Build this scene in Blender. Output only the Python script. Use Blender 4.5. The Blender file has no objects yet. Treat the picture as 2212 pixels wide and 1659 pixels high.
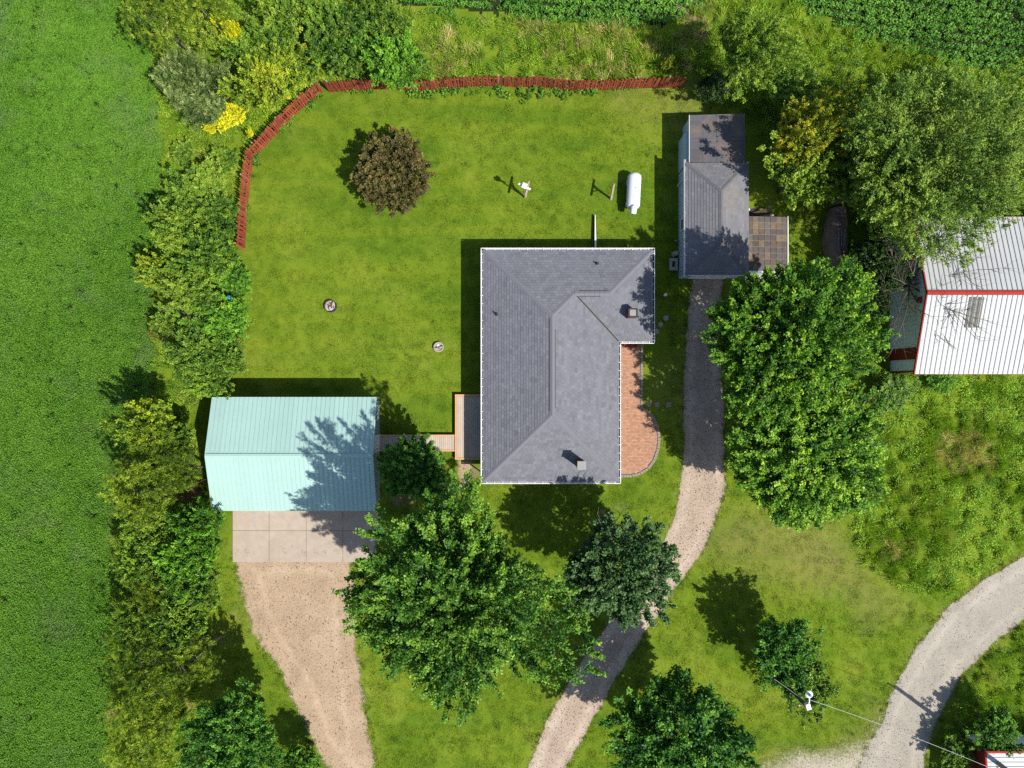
import bpy, math, random
import numpy as np
from mathutils import Vector, Matrix, Euler

R_ = math.radians
random.seed(7); rng = np.random.default_rng(7)
sc = bpy.context.scene
COL = sc.collection
HCAM = 53.0                       # drone height over the lawn, metres
FPX = 1590.0                      # focal length in units of the 2212-wide survey grid

# ------------------------------------------------------------------ camera
cam = bpy.data.cameras.new('camera'); camo = bpy.data.objects.new('camera', cam); COL.objects.link(camo)
camo.location = (0, 0, HCAM); camo.rotation_euler = (0, 0, 0)
cam.sensor_fit = 'HORIZONTAL'; cam.sensor_width = 36.0
cam.lens = 36.0 * FPX / 2212.0
cam.clip_end = 2000.0; cam.clip_start = 0.5
sc.camera = camo

# ------------------------------------------------------------------ world, sun, exposure
SUN_EL = R_(54.0); SUN_DIR = Vector((0.808, -0.590, 0)).normalized()   # horizontal direction towards the sun
w = bpy.data.worlds.new('World'); sc.world = w; w.use_nodes = True
nt = w.node_tree; bg = nt.nodes['Background']
sky = nt.nodes.new('ShaderNodeTexSky'); sky.sky_type = 'NISHITA'; sky.sun_disc = False
sky.sun_elevation = SUN_EL; sky.sun_rotation = math.atan2(SUN_DIR.x, SUN_DIR.y)
sky.air_density = 1.0; sky.dust_density = 1.0; sky.ozone_density = 1.0
nt.links.new(sky.outputs[0], bg.inputs[0]); bg.inputs[1].default_value = 0.102
sun = bpy.data.lights.new('sun', 'SUN'); suno = bpy.data.objects.new('sun', sun); COL.objects.link(suno)
sun.energy = 4.6; sun.angle = R_(0.55); sun.color = (1.0, 0.95, 0.86)
tdir = Vector((-SUN_DIR.x*math.cos(SUN_EL), -SUN_DIR.y*math.cos(SUN_EL), -math.sin(SUN_EL)))
suno.rotation_euler = tdir.to_track_quat('-Z', 'Y').to_euler(); suno.location = (20, -15, 40)
vs = sc.view_settings; vs.view_transform = 'Standard'; vs.look = 'None'; vs.gamma = 1.0
vs.use_curve_mapping = False; vs.exposure = 0.70
try:
    sc.cycles.max_bounces = 6; sc.cycles.transmission_bounces = 3; sc.cycles.diffuse_bounces = 3
    sc.cycles.use_denoising = False; sc.cycles.filter_width = 1.45; sc.cycles.sample_clamp_indirect = 4.0
except Exception: pass

# ------------------------------------------------------------------ helpers
def V(u, v, z=0.0):
    """survey grid position (2212 x 1659 grid over the plot) of a point at height z -> world"""
    k = FPX / (HCAM - z)
    return Vector(((u - 1106.0) / k, (829.5 - v) / k, z))

def link(o, parent=None):
    COL.objects.link(o)
    if parent is not None: o.parent = parent
    return o
def tag(o, label=None, cat=None, group=None, kind=None):
    if label: o['label'] = label
    if cat: o['category'] = cat
    if group: o['group'] = group
    if kind: o['kind'] = kind
    return o
def empty(name, loc, label=None, cat=None, group=None, rz=0):
    o = bpy.data.objects.new(name, None); o.empty_display_size = .3
    o.location = loc; o.rotation_euler = (0, 0, rz); link(o); return tag(o, label, cat, group)
def mobj(name, vs_, fs, mat=None, parent=None, loc=(0, 0, 0), smooth=False):
    me = bpy.data.meshes.new(name); me.from_pydata([tuple(p) for p in vs_], [], fs); me.update()
    if mat: me.materials.append(mat)
    if smooth: me.polygons.foreach_set('use_smooth', [True]*len(me.polygons))
    o = bpy.data.objects.new(name, me); o.location = loc; return link(o, parent)
def inst(name, me, parent, loc=(0, 0, 0), rot=(0, 0, 0), scale=(1, 1, 1)):
    o = bpy.data.objects.new(name, me); o.location = loc; o.rotation_euler = rot; o.scale = scale
    return link(o, parent)

class MB:
    def __init__(s): s.v = []; s.f = []
    def add(s, vs_, fs):
        n = len(s.v); s.v += [Vector(p) for p in vs_]; s.f += [tuple(i+n for i in f) for f in fs]; return s
    def box(s, c, size, rot=None):
        hx, hy, hz = size[0]/2, size[1]/2, size[2]/2
        P = [Vector((x, y, z)) for x in (-hx, hx) for y in (-hy, hy) for z in (-hz, hz)]
        if rot is not None: P = [rot @ p for p in P]
        c = Vector(c)
        return s.add([p+c for p in P], [(0,1,3,2), (4,6,7,5), (0,4,5,1), (2,3,7,6), (0,2,6,4), (1,5,7,3)])
    def bx(s, x0, x1, y0, y1, z0, z1):
        return s.box(((x0+x1)/2, (y0+y1)/2, (z0+z1)/2), (x1-x0, y1-y0, z1-z0))
    def beam(s, a, b, wd, th, up=Vector((0, 0, 1))):
        a, b = Vector(a), Vector(b); d = b-a; L = d.length; d.normalize()
        sd = d.cross(up)
        if sd.length < 1e-4: sd = d.cross(Vector((1, 0, 0)))
        sd.normalize(); u2 = sd.cross(d)
        P = []
        for e in (a, b):
            for i, j in ((-1, -1), (1, -1), (1, 1), (-1, 1)):
                P.append(e + sd*wd/2*i + u2*th/2*j)
        return s.add(P, [(0,1,2,3), (7,6,5,4), (0,4,5,1), (1,5,6,2), (2,6,7,3), (3,7,4,0)])
    def tube(s, pts, rad, n=6, cap=True):
        pts = [Vector(p) for p in pts]
        if not hasattr(rad, '__len__'): rad = [rad]*len(pts)
        rings = []
        for i, p in enumerate(pts):
            d = (pts[min(i+1, len(pts)-1)] - pts[max(i-1, 0)])
            if d.length < 1e-6: d = Vector((0, 0, 1))
            d.normalize(); a = d.orthogonal().normalized(); b = d.cross(a)
            if i and a.dot(pa) < 0: pass
            if i:
                a = (pa - d*pa.dot(d))
                a = a.normalized() if a.length > 1e-5 else d.orthogonal().normalized(); b = d.cross(a)
            pa = a
            rings.append([p + (a*math.cos(t) + b*math.sin(t))*rad[i] for t in [2*math.pi*k/n for k in range(n)]])
        vs_ = [q for r in rings for q in r]; fs = []
        for i in range(len(pts)-1):
            for k in range(n):
                fs.append((i*n+k, i*n+(k+1) % n, (i+1)*n+(k+1) % n, (i+1)*n+k))
        if cap: fs.append(tuple(range(n-1, -1, -1))); fs.append(tuple((len(pts)-1)*n+k for k in range(n)))
        return s.add(vs_, fs)
    def lathe(s, prof, c=(0, 0, 0), n=24):
        vs_ = []; fs = []; c = Vector(c)
        for r, z in prof:
            for k in range(n):
                t = 2*math.pi*k/n; vs_.append(c + Vector((r*math.cos(t), r*math.sin(t), z)))
        for i in range(len(prof)-1):
            for k in range(n): fs.append((i*n+k, i*n+(k+1) % n, (i+1)*n+(k+1) % n, (i+1)*n+k))
        fs.append(tuple((len(prof)-1)*n+k for k in range(n)))
        return s.add(vs_, fs)
    def build(s, name, mat, parent=None, loc=(0, 0, 0), smooth=False):
        return mobj(name, s.v, s.f, mat, parent, loc, smooth)

# ------------------------------------------------------------------ materials
def newmat(name):
    m = bpy.data.materials.new(name); m.use_nodes = True; n = m.node_tree; n.nodes.clear()
    out = n.nodes.new('ShaderNodeOutputMaterial'); return m, n, out
def N(n, t, **kw):
    x = n.nodes.new(t)
    for k, v_ in kw.items(): setattr(x, k, v_)
    return x
def ramp(n, fac, stops, interp='LINEAR'):
    r = n.nodes.new('ShaderNodeValToRGB'); cr = r.color_ramp; cr.interpolation = interp
    while len(cr.elements) < len(stops): cr.elements.new(0.5)
    for e, (p, c) in zip(cr.elements, stops):
        e.position = p; e.color = (*c, 1) if len(c) == 3 else c
    if fac is not None: n.links.new(fac, r.inputs[0])
    return r.outputs[0]
def noise(n, scale, detail=4, rough=.55, vec=None, dist=0.0, dim='3D'):
    t = n.nodes.new('ShaderNodeTexNoise'); t.noise_dimensions = dim
    t.inputs['Scale'].default_value = scale; t.inputs['Detail'].default_value = detail
    t.inputs['Roughness'].default_value = rough; t.inputs['Distortion'].default_value = dist
    if vec is not None: n.links.new(vec, t.inputs['Vector'])
    return t.outputs[0]
def mix(n, fac, a, b, blend='MIX'):
    m = n.nodes.new('ShaderNodeMix'); m.data_type = 'RGBA'; m.blend_type = blend
    for sock, val in ((m.inputs[0], fac), (m.inputs[6], a), (m.inputs[7], b)):
        if hasattr(val, 'is_linked'): n.links.new(val, sock)
        elif isinstance(val, (int, float)): sock.default_value = val
        else: sock.default_value = (*val, 1)
    return m.outputs[2]
def mth(n, op, a, b=None, clamp=False):
    m = n.nodes.new('ShaderNodeMath'); m.operation = op; m.use_clamp = clamp
    for i, val in enumerate((a, b)):
        if val is None: continue
        if hasattr(val, 'is_linked'): n.links.new(val, m.inputs[i])
        else: m.inputs[i].default_value = val
    return m.outputs[0]
def pos(n): return n.nodes.new('ShaderNodeNewGeometry').outputs['Position']
def attr(n, name):
    a = n.nodes.new('ShaderNodeAttribute'); a.attribute_name = name; return a.outputs['Fac']
def scaled(n, vec, s):
    m = n.nodes.new('ShaderNodeVectorMath'); m.operation = 'MULTIPLY'; n.links.new(vec, m.inputs[0]); m.inputs[1].default_value = s
    return m.outputs[0]
def finish(n, out, col, rough=.8, spec=.3, bump=None, bstr=.3, bdist=.02, metal=0.0):
    p = n.nodes.new('ShaderNodeBsdfPrincipled')
    if hasattr(col, 'is_linked'): n.links.new(col, p.inputs['Base Color'])
    else: p.inputs['Base Color'].default_value = (*col, 1)
    if hasattr(rough, 'is_linked'): n.links.new(rough, p.inputs['Roughness'])
    else: p.inputs['Roughness'].default_value = rough
    p.inputs['Specular IOR Level'].default_value = spec; p.inputs['Metallic'].default_value = metal
    if bump is not None:
        b = n.nodes.new('ShaderNodeBump'); b.inputs['Strength'].default_value = bstr; b.inputs['Distance'].default_value = bdist
        n.links.new(bump, b.inputs['Height']); n.links.new(b.outputs[0], p.inputs['Normal'])
    n.links.new(p.outputs[0], out.inputs[0]); return p

def plain(name, col, rough=.7, spec=.3, var=.15, scale=6.0, metal=0.0, bstr=.15, dirt=None, tint=0.0, orand=0.0, streak=None):
    col = tuple(x*.8 for x in col)
    m, n, out = newmat(name); P = pos(n)
    a = noise(n, scale, 5, .6, P); c = ramp(n, a, [(.25, tuple(x*(1-var) for x in col)), (.75, tuple(min(1, x*(1+var)) for x in col))])
    if dirt:
        d = noise(n, .7, 6, .65, P, 1.0); c = mix(n, ramp(n, d, [(.45, (0, 0, 0)), (.72, (dirt[3],)*3)]), c, dirt[:3])
    if tint:
        c = mix(n, tint, c, ramp(n, attr(n, 'tint'), [(0, tuple(x*.55 for x in col)), (1, tuple(min(1, x*1.5) for x in col))]))
    if streak:                      # rain streaks and grime running down the slope (along y)
        sk = noise(n, 1, 5, .7, scaled(n, P, (9, .35, .35)), .3); c = mix(n, ramp(n, sk, [(.50, (0,)*3), (.72, (streak[3],)*3)]), c, streak[:3])
    if orand:
        oi = n.nodes.new('ShaderNodeObjectInfo').outputs['Random']; k = mth(n, 'ADD', 1-orand, mth(n, 'MULTIPLY', oi, orand*2))
        cb = n.nodes.new('ShaderNodeCombineXYZ'); [n.links.new(k, cb.inputs[i]) for i in range(3)]; c = mix(n, 1.0, c, cb.outputs[0], 'MULTIPLY')
    finish(n, out, c, rough, spec, noise(n, scale*12, 3, .6, P), bstr, .01, metal); return m

def leafmat(name, dark, mid, light, alt=None, altamt=.5, trans=.28, patch=.25, rnd=.25, rough=.5, spec=.25):
    """foliage: per-leaf tint, clump-scale hue patches in world space, translucency"""
    m, n, out = newmat(name); P = pos(n)
    dark, mid, light = [tuple(x*G_ for x in c) for c in (dark, mid, light)]
    if alt: alt = tuple(x*G_ for x in alt)
    t = attr(n, 'tint')
    big = noise(n, patch, 3, .6, P)
    oi = n.nodes.new('ShaderNodeObjectInfo').outputs['Random']
    tt = mth(n, 'ADD', t, mth(n, 'MULTIPLY', mth(n, 'SUBTRACT', oi, .5), rnd))
    tt = mth(n, 'ADD', tt, mth(n, 'MULTIPLY', mth(n, 'SUBTRACT', big, .5), .9), True)
    c = ramp(n, tt, [(0.05, dark), (.5, mid), (.95, light)])
    if alt:
        b2 = noise(n, patch*2.3, 4, .65, scaled(n, P, (1, 1, .6)), .6)
        c = mix(n, ramp(n, b2, [(.5, (0,)*3), (.68, (altamt,)*3)]), c, alt)
    p = n.nodes.new('ShaderNodeBsdfPrincipled'); n.links.new(c, p.inputs['Base Color'])
    p.inputs['Roughness'].default_value = rough; p.inputs['Specular IOR Level'].default_value = spec
    tr = n.nodes.new('ShaderNodeBsdfTranslucent')
    n.links.new(mix(n, 1.0, c, (1.25, 1.3, .5), 'MULTIPLY'), tr.inputs[0])
    ms = n.nodes.new('ShaderNodeMixShader'); ms.inputs[0].default_value = trans
    n.links.new(p.outputs[0], ms.inputs[1]); n.links.new(tr.outputs[0], ms.inputs[2]); n.links.new(ms.outputs[0], out.inputs[0])
    return m

M = {}
G_ = 1.5
M['maple'] = leafmat('maple_leaves', (.010, .045, .006), (.044, .122, .012), (.165, .285, .034), patch=.5, trans=.28, alt=(.15, .21, .02), altamt=.35)
M['maple_pair'] = leafmat('fresh_maple_leaves', (.012, .055, .005), (.075, .180, .011), (.26, .38, .034), patch=.5, trans=.30, alt=(.17, .24, .02), altamt=.4)
M['maple_dark'] = leafmat('dark_maple_leaves', (.018, .050, .016), (.042, .094, .028), (.095, .155, .052), patch=.4)
M['maple_deep'] = leafmat('deep_maple_leaves', (.012, .055, .006), (.045, .130, .012), (.13, .26, .028), patch=.4)
M['green'] = leafmat('shrub_leaves', (.026, .070, .008), (.095, .175, .016), (.19, .29, .028), alt=(.16, .24, .02), altamt=.5)
M['lime'] = leafmat('lime_leaves', (.045, .090, .008), (.16, .235, .016), (.30, .36, .022), alt=(.33, .34, .02), altamt=.6)
M['bright'] = leafmat('bright_leaves', (.026, .075, .008), (.085, .205, .014), (.18, .33, .025))
M['greygreen'] = leafmat('willow_leaves', (.030, .062, .012), (.110, .155, .040), (.30, .34, .13), rough=.45)
M['olive'] = leafmat('olive_leaves', (.030, .075, .008), (.105, .185, .016), (.22, .295, .032), alt=(.19, .25, .025), altamt=.55)
M['neolive'] = leafmat('ash_leaves', (.032, .070, .010), (.105, .180, .022), (.22, .30, .045), alt=(.22, .27, .035), altamt=.5)
M['gold'] = leafmat('gold_leaves', (.05, .08, .006), (.17, .20, .012), (.38, .34, .02), alt=(.06, .12, .01), altamt=.8)
M['yellow'] = leafmat('yellow_leaves', (.30, .28, .006), (.47, .46, .01), (.58, .57, .03), trans=.2, alt=(.14, .20, .02), altamt=.8, patch=.9)
M['pine'] = leafmat('pine_needles', (.022, .060, .008), (.110, .170, .014), (.26, .32, .030), trans=.18)
M['purple'] = leafmat('bronze_leaves', (.024, .028, .006), (.082, .074, .020), (.17, .150, .038), alt=(.14, .075, .028), altamt=.55, patch=.9)
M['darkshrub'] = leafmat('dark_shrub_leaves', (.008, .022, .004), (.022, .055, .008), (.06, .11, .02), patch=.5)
M['soy'] = leafmat('soybean_leaves', (.026, .080, .006), (.064, .152, .012), (.112, .210, .024), patch=.10, rnd=.3, trans=.25, alt=(.080, .135, .040), altamt=.6, spec=.15)
M['crop'] = leafmat('crop_leaves', (.014, .060, .006), (.058, .155, .015), (.13, .26, .030), patch=.2, rnd=.3, trans=.2, rough=.5, spec=.25)
M['weed'] = leafmat('weed_leaves', (.036, .10, .008), (.115, .225, .014), (.23, .34, .022), patch=.35, rnd=.5, alt=(.22, .27, .03), altamt=.5)
M['tallgrass'] = leafmat('tall_grass_blades', (.06, .14, .014), (.16, .27, .022), (.31, .38, .05), patch=.22, rnd=.5, alt=(.34, .34, .09), altamt=.6)
M['tangrass'] = leafmat('dry_grass_blades', (.15, .15, .04), (.34, .32, .11), (.50, .45, .20), patch=.4, rnd=.5, alt=(.13, .20, .03), altamt=.9)
M['lawnblade'] = leafmat('lawn_blades', (.026, .065, .006), (.070, .120, .009), (.125, .165, .016), patch=.3, rnd=.7, trans=.22, alt=(.055, .115, .008), altamt=.55, spec=.12)
M['vine'] = leafmat('vine_leaves', (.02, .06, .008), (.055, .135, .012), (.13, .23, .02), patch=.6, rnd=.4)
M['bark'] = plain('bark', (.13, .105, .085), .9, .2, .35, 9)
M['deadwood'] = plain('bleached_dead_wood', (.30, .25, .21), .85, .2, .25, 9)
M['browntwig'] = plain('brown_dead_twigs', (.17, .085, .05), .9, .2, .3, 9)

# ------------------------------------------------------------------ leaf meshes (numpy)
def norm(a): return a / np.maximum(np.linalg.norm(a, axis=1, keepdims=True), 1e-6)
def leaf_mesh(name, C, A, Nn, L, W, tint, mat, fold=.18):
    n = len(C); A = norm(A); B = norm(np.cross(Nn, A)); Nn = np.cross(A, B)
    L = np.broadcast_to(np.asarray(L, float), (n,))[:, None]; W = np.broadcast_to(np.asarray(W, float), (n,))[:, None]
    P = np.empty((n, 4, 3), np.float32)
    P[:, 0] = C - A*L*.5; P[:, 1] = C + B*W*.5 + Nn*W*fold - A*L*.06; P[:, 2] = C + A*L*.5; P[:, 3] = C - B*W*.5 + Nn*W*fold - A*L*.06
    me = bpy.data.meshes.new(name); me.vertices.add(4*n); me.vertices.foreach_set('co', P.reshape(-1))
    me.loops.add(4*n); me.loops.foreach_set('vertex_index', np.arange(4*n, dtype=np.int32))
    me.polygons.add(n); me.polygons.foreach_set('loop_start', np.arange(0, 4*n, 4, dtype=np.int32))
    me.polygons.foreach_set('loop_total', np.full(n, 4, np.int32))
    at = me.attributes.new('tint', 'FLOAT', 'FACE'); at.data.foreach_set('value', np.clip(tint, 0, 1).astype(np.float32))
    me.materials.append(mat); me.update(calc_edges=True)
    return me
def rdir(r, n):
    a = r.normal(size=(n, 3)); return norm(a)

def boundary(r, lobes, amp):
    D = rdir(r, lobes); D[:, 2] = np.abs(D[:, 2])*.8; D = norm(D); k = r.uniform(3, 8, lobes); a = r.uniform(.3, 1, lobes)*amp
    def f(d):
        s = np.zeros(len(d)) + 1 - amp*.55
        for i in range(lobes): s += a[i]*np.exp(k[i]*3*(d @ D[i] - 1))
        return s
    return f

def crown_mesh(name, seed, R, Rz, nspray, per, leaf, mat, asp=.62, lobes=26, amp=.45, zmin=-.35, sl=(.16, .34), sw=.34, inner=.45, upb=.45, nn=.34, fill=.18):
    """leafy sprays pointing outwards from an uneven ellipsoid"""
    r = np.random.default_rng(seed); f0 = boundary(r, lobes, amp); q9 = np.percentile(f0(rdir(r, 800)), 92)*.95
    f = lambda d: f0(d)/q9
    D = rdir(r, nspray*3); D = D[D[:, 2] > zmin][:nspray]; ns = len(D)
    rad = np.where(r.random(ns) < .72, r.uniform(.80, 1.0, ns), r.uniform(inner, .82, ns))*f(D)
    S = D*rad[:, None]*np.array([R, R, Rz])
    ax = norm(D*np.array([1, 1, .45]) + np.array([0, 0, upb]) + r.normal(size=(ns, 3))*.22)
    ln = r.uniform(sl[0], sl[1], ns)*R; ln *= np.where(r.random(ns) < .12, 1.35, 1)
    base = S - ax*ln[:, None]*.75
    wd = ln*sw*r.uniform(.8, 1.25, ns)
    st = r.normal(.40, .16, ns)
    idx = np.repeat(np.arange(ns), per); n = len(idx)
    t = r.random(n)**.75
    sh = rdir(r, ns*7).reshape(ns, 7, 3); sht = r.uniform(.1, .9, (ns, 7)); shi = r.integers(0, 7, n); sd = sh[idx, shi]
    sd = sd - ax[idx]*np.sum(sd*ax[idx], 1, keepdims=True)
    side = r.random(n) < .6; t = np.where(side, np.clip(sht[idx, shi] + r.normal(0, .05, n), 0, 1), t)
    q = np.where(side, r.random(n)**.7, r.random(n)*.35)
    off = (sd + ax[idx]*.35)*(q*wd[idx]*(1.2-.75*t))[:, None]
    C = base[idx] + ax[idx]*(t*ln[idx])[:, None] + off + r.normal(size=(n, 3))*(leaf*.38)
    A = norm(ax[idx]*.5 + off/np.maximum(wd[idx], .01)[:, None] + r.normal(size=(n, 3))*.45)
    Nn = norm(np.array([0, 0, 1.0]) + D[idx]*.35 + r.normal(size=(n, 3))*nn)
    tint = st[idx] + (t-.5)*.45 + r.normal(0, .11, n) + (q-.5)*.12
    Ls = leaf*r.uniform(.7, 1.35, n)
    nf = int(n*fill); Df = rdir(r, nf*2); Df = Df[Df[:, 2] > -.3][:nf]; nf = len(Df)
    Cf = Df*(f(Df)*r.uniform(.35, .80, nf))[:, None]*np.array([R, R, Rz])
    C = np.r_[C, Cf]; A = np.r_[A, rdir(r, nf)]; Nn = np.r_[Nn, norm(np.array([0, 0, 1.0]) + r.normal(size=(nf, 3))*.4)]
    tint = np.r_[tint, r.normal(.2, .1, nf)]; Ls = np.r_[Ls, leaf*r.uniform(.9, 1.5, nf)]  # inner fill leaves get a darker tint: crown shade put into their colour
    return leaf_mesh(name, C, A, Nn, Ls, Ls*asp, tint, mat), S, base

def pine_mesh(name, seed, R, Rz, tufts, mat, nl=.24):
    r = np.random.default_rng(seed); f0 = boundary(r, 22, .5); q9 = np.percentile(f0(rdir(r, 800)), 92)*.95; f = lambda d: f0(d)/q9
    D = rdir(r, tufts*3); D = D[D[:, 2] > -.3][:tufts]; k = len(D)
    # whorled branches: tufts gather along radial branches
    rad = np.where(r.random(k) < .7, r.uniform(.75, 1, k), r.uniform(.4, .8, k))*f(D)
    S = D*rad[:, None]*np.array([R, R, Rz])
    br = norm(np.c_[np.cos(2.399*np.arange(34)), np.sin(2.399*np.arange(34)), r.uniform(-.2, .8, 34)])
    j = np.argmax(D @ br.T, 1); S = S*.55 + .45*br[j]*np.linalg.norm(S, axis=1, keepdims=True) + r.normal(size=(k, 3))*.05*R
    ax = norm(D*np.array([1, 1, .3]) + np.array([0, 0, .7]) + r.normal(size=(k, 3))*.25)
    per = 26; idx = np.repeat(np.arange(k), per); n = len(idx)
    d = norm(rdir(r, n) + ax[idx]*.75)
    L = nl*r.uniform(.75, 1.15, n)
    C = S[idx] + d*(L*.5)[:, None]
    tint = r.normal(.48, .22, k)[idx] + r.normal(0, .1, n)
    return leaf_mesh(name, C, d, rdir(r, n), L, nl*.13, tint, mat, .05), S, S

def woody(mb, r, base, height, S, R, tr=.2, nl=14, lean=(0, 0)):
    """trunk with limbs reaching for the sprays"""
    base = Vector(base); top = base + Vector((lean[0], lean[1], height))
    mb.tube([base, base.lerp(top, .5) + Vector((r.normal()*.1, r.normal()*.1, 0)), top], [tr*1.25, tr*.85, tr*.5], 8)
    ii = r.choice(len(S), min(nl, len(S)), replace=False)
    for i in ii:
        e = Vector(S[i]); t = r.uniform(.35, .95); a = base.lerp(top, t)
        m = a.lerp(e, .5) + Vector((0, 0, -.06*R)) + Vector(r.normal(size=3))*.05*R
        mb.tube([a, m, a.lerp(e, .95)], [tr*.38, tr*.2, tr*.05], 5, False)

def tree_obj(name, u, v, rpx, ztop, meshinfo, mat, label, cat='tree', group=None, rz=0.0, unit=1.0, unitz=1.0, zc=.60, squash=1.0, tr=.16, trunkinfo=None, nl=14, bark='bark'):
    """place a crown so that it stands over its own spot; crown centre at zc*ztop"""
    cm, S, base = meshinfo
    z = zc*ztop; P = V(u, v, z); R = rpx*(HCAM-z)/FPX
    root = empty(name, (P.x, P.y, 0), label, cat, group, rz)
    cr = inst('crown', cm, root, (0, 0, z), (0, 0, 0), (R/unit, R/unit*squash, (ztop-z)/unitz))
    cr.material_slots[0].link = 'OBJECT'; cr.material_slots[0].material = mat
    S2 = S*np.array([R/unit, R/unit*squash, (ztop-z)/unitz]) + np.array([0, 0, z])
    mb = MB(); woody(mb, np.random.default_rng(int(u*7+v)), (0, 0, 0), z, S2, R, tr, nl); mb.build('trunk', M[bark], root, smooth=True)
    return root

# ------------------------------------------------------------------ plant clumps for ground cover, scattered
def blades(seed, n, h, spread, wdt, lean=.5, name='grass_tuft', mat=None, flop=(0, 0)):
    r = np.random.default_rng(seed)
    B = np.c_[r.uniform(-spread, spread, (n, 2)), np.zeros(n)]
    hh = h*r.uniform(.55, 1.15, n)
    d = norm(np.c_[r.normal(0, lean, n)+flop[0], r.normal(0, lean, n)+flop[1], np.ones(n)])
    C = B + d*(hh*.5)[:, None]
    return leaf_mesh(name, C, d, norm(np.c_[r.normal(size=(n, 2)), np.full(n, .6)]), hh, wdt*r.uniform(.7, 1.3, n), r.normal(.5, .2, n), mat, .1)
def herb(seed, n, h, spread, leaf, asp=.6, name='leafy_plant', mat=None, up=.8):
    r = np.random.default_rng(seed)
    a = r.uniform(0, 6.283, n); q = np.sqrt(r.random(n)); zz = h*(.35+.65*r.random(n))*(1-.35*q**2)
    C = np.c_[np.cos(a)*q*spread, np.sin(a)*q*spread, zz]
    A = norm(np.c_[np.cos(a), np.sin(a), r.normal(0, .35, n)] + r.normal(size=(n, 3))*.5)
    L = leaf*r.uniform(.7, 1.3, n)
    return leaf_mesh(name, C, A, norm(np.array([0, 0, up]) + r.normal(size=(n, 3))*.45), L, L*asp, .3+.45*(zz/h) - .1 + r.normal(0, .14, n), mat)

def in_poly(px, py, poly):
    c = np.zeros(px.shape, bool); m = len(poly)
    for i in range(m):
        x0, y0 = poly[i]; x1, y1 = poly[(i+1) % m]
        cond = ((y0 > py) != (y1 > py)) & (px < (x1-x0)*(py-y0)/((y1-y0) if y1 != y0 else 1e-9)+x0)
        c ^= cond
    return c
def sdf(px, py, poly):
    d = np.full(px.shape, 1e9); m = len(poly)
    for i in range(m):
        ax, ay = poly[i]; bx_, by_ = poly[(i+1) % m]; ex, ey = bx_-ax, by_-ay
        t = np.clip(((px-ax)*ex+(py-ay)*ey)/max(ex*ex+ey*ey, 1e-9), 0, 1)
        d = np.minimum(d, np.hypot(px-ax-t*ex, py-ay-t*ey))
    return np.where(in_poly(px, py, poly), -d, d)
def G(poly): return [tuple(V(a, b)[:2]) for a, b in poly]
def vnoise(x, y, s, seed):
    """smooth value noise"""
    r = np.random.default_rng(seed); T = r.random((256, 256)); X = x/s+50; Y = y/s+50
    i = np.floor(X).astype(int); j = np.floor(Y).astype(int); fx = X-i; fy = Y-j
    fx = fx*fx*(3-2*fx); fy = fy*fy*(3-2*fy)
    g = lambda a, b: T[a % 256, b % 256]
    return (g(i, j)*(1-fx)+g(i+1, j)*fx)*(1-fy)+(g(i, j+1)*(1-fx)+g(i+1, j+1)*fx)*fy
def points_in(poly, dens, seed, jag=.4, holes=()):
    r = np.random.default_rng(seed); P = np.array(poly); lo = P.min(0)-.5; hi = P.max(0)+.5
    n = int(np.prod(hi-lo)*dens); x = r.uniform(lo[0], hi[0], n); y = r.uniform(lo[1], hi[1], n)
    k = sdf(x, y, poly) < (vnoise(x, y, .8, seed+5)-.5)*2*jag
    for h in holes: k &= ~(sdf(x, y, h) < .0)
    return np.c_[x[k], y[k]]

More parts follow.
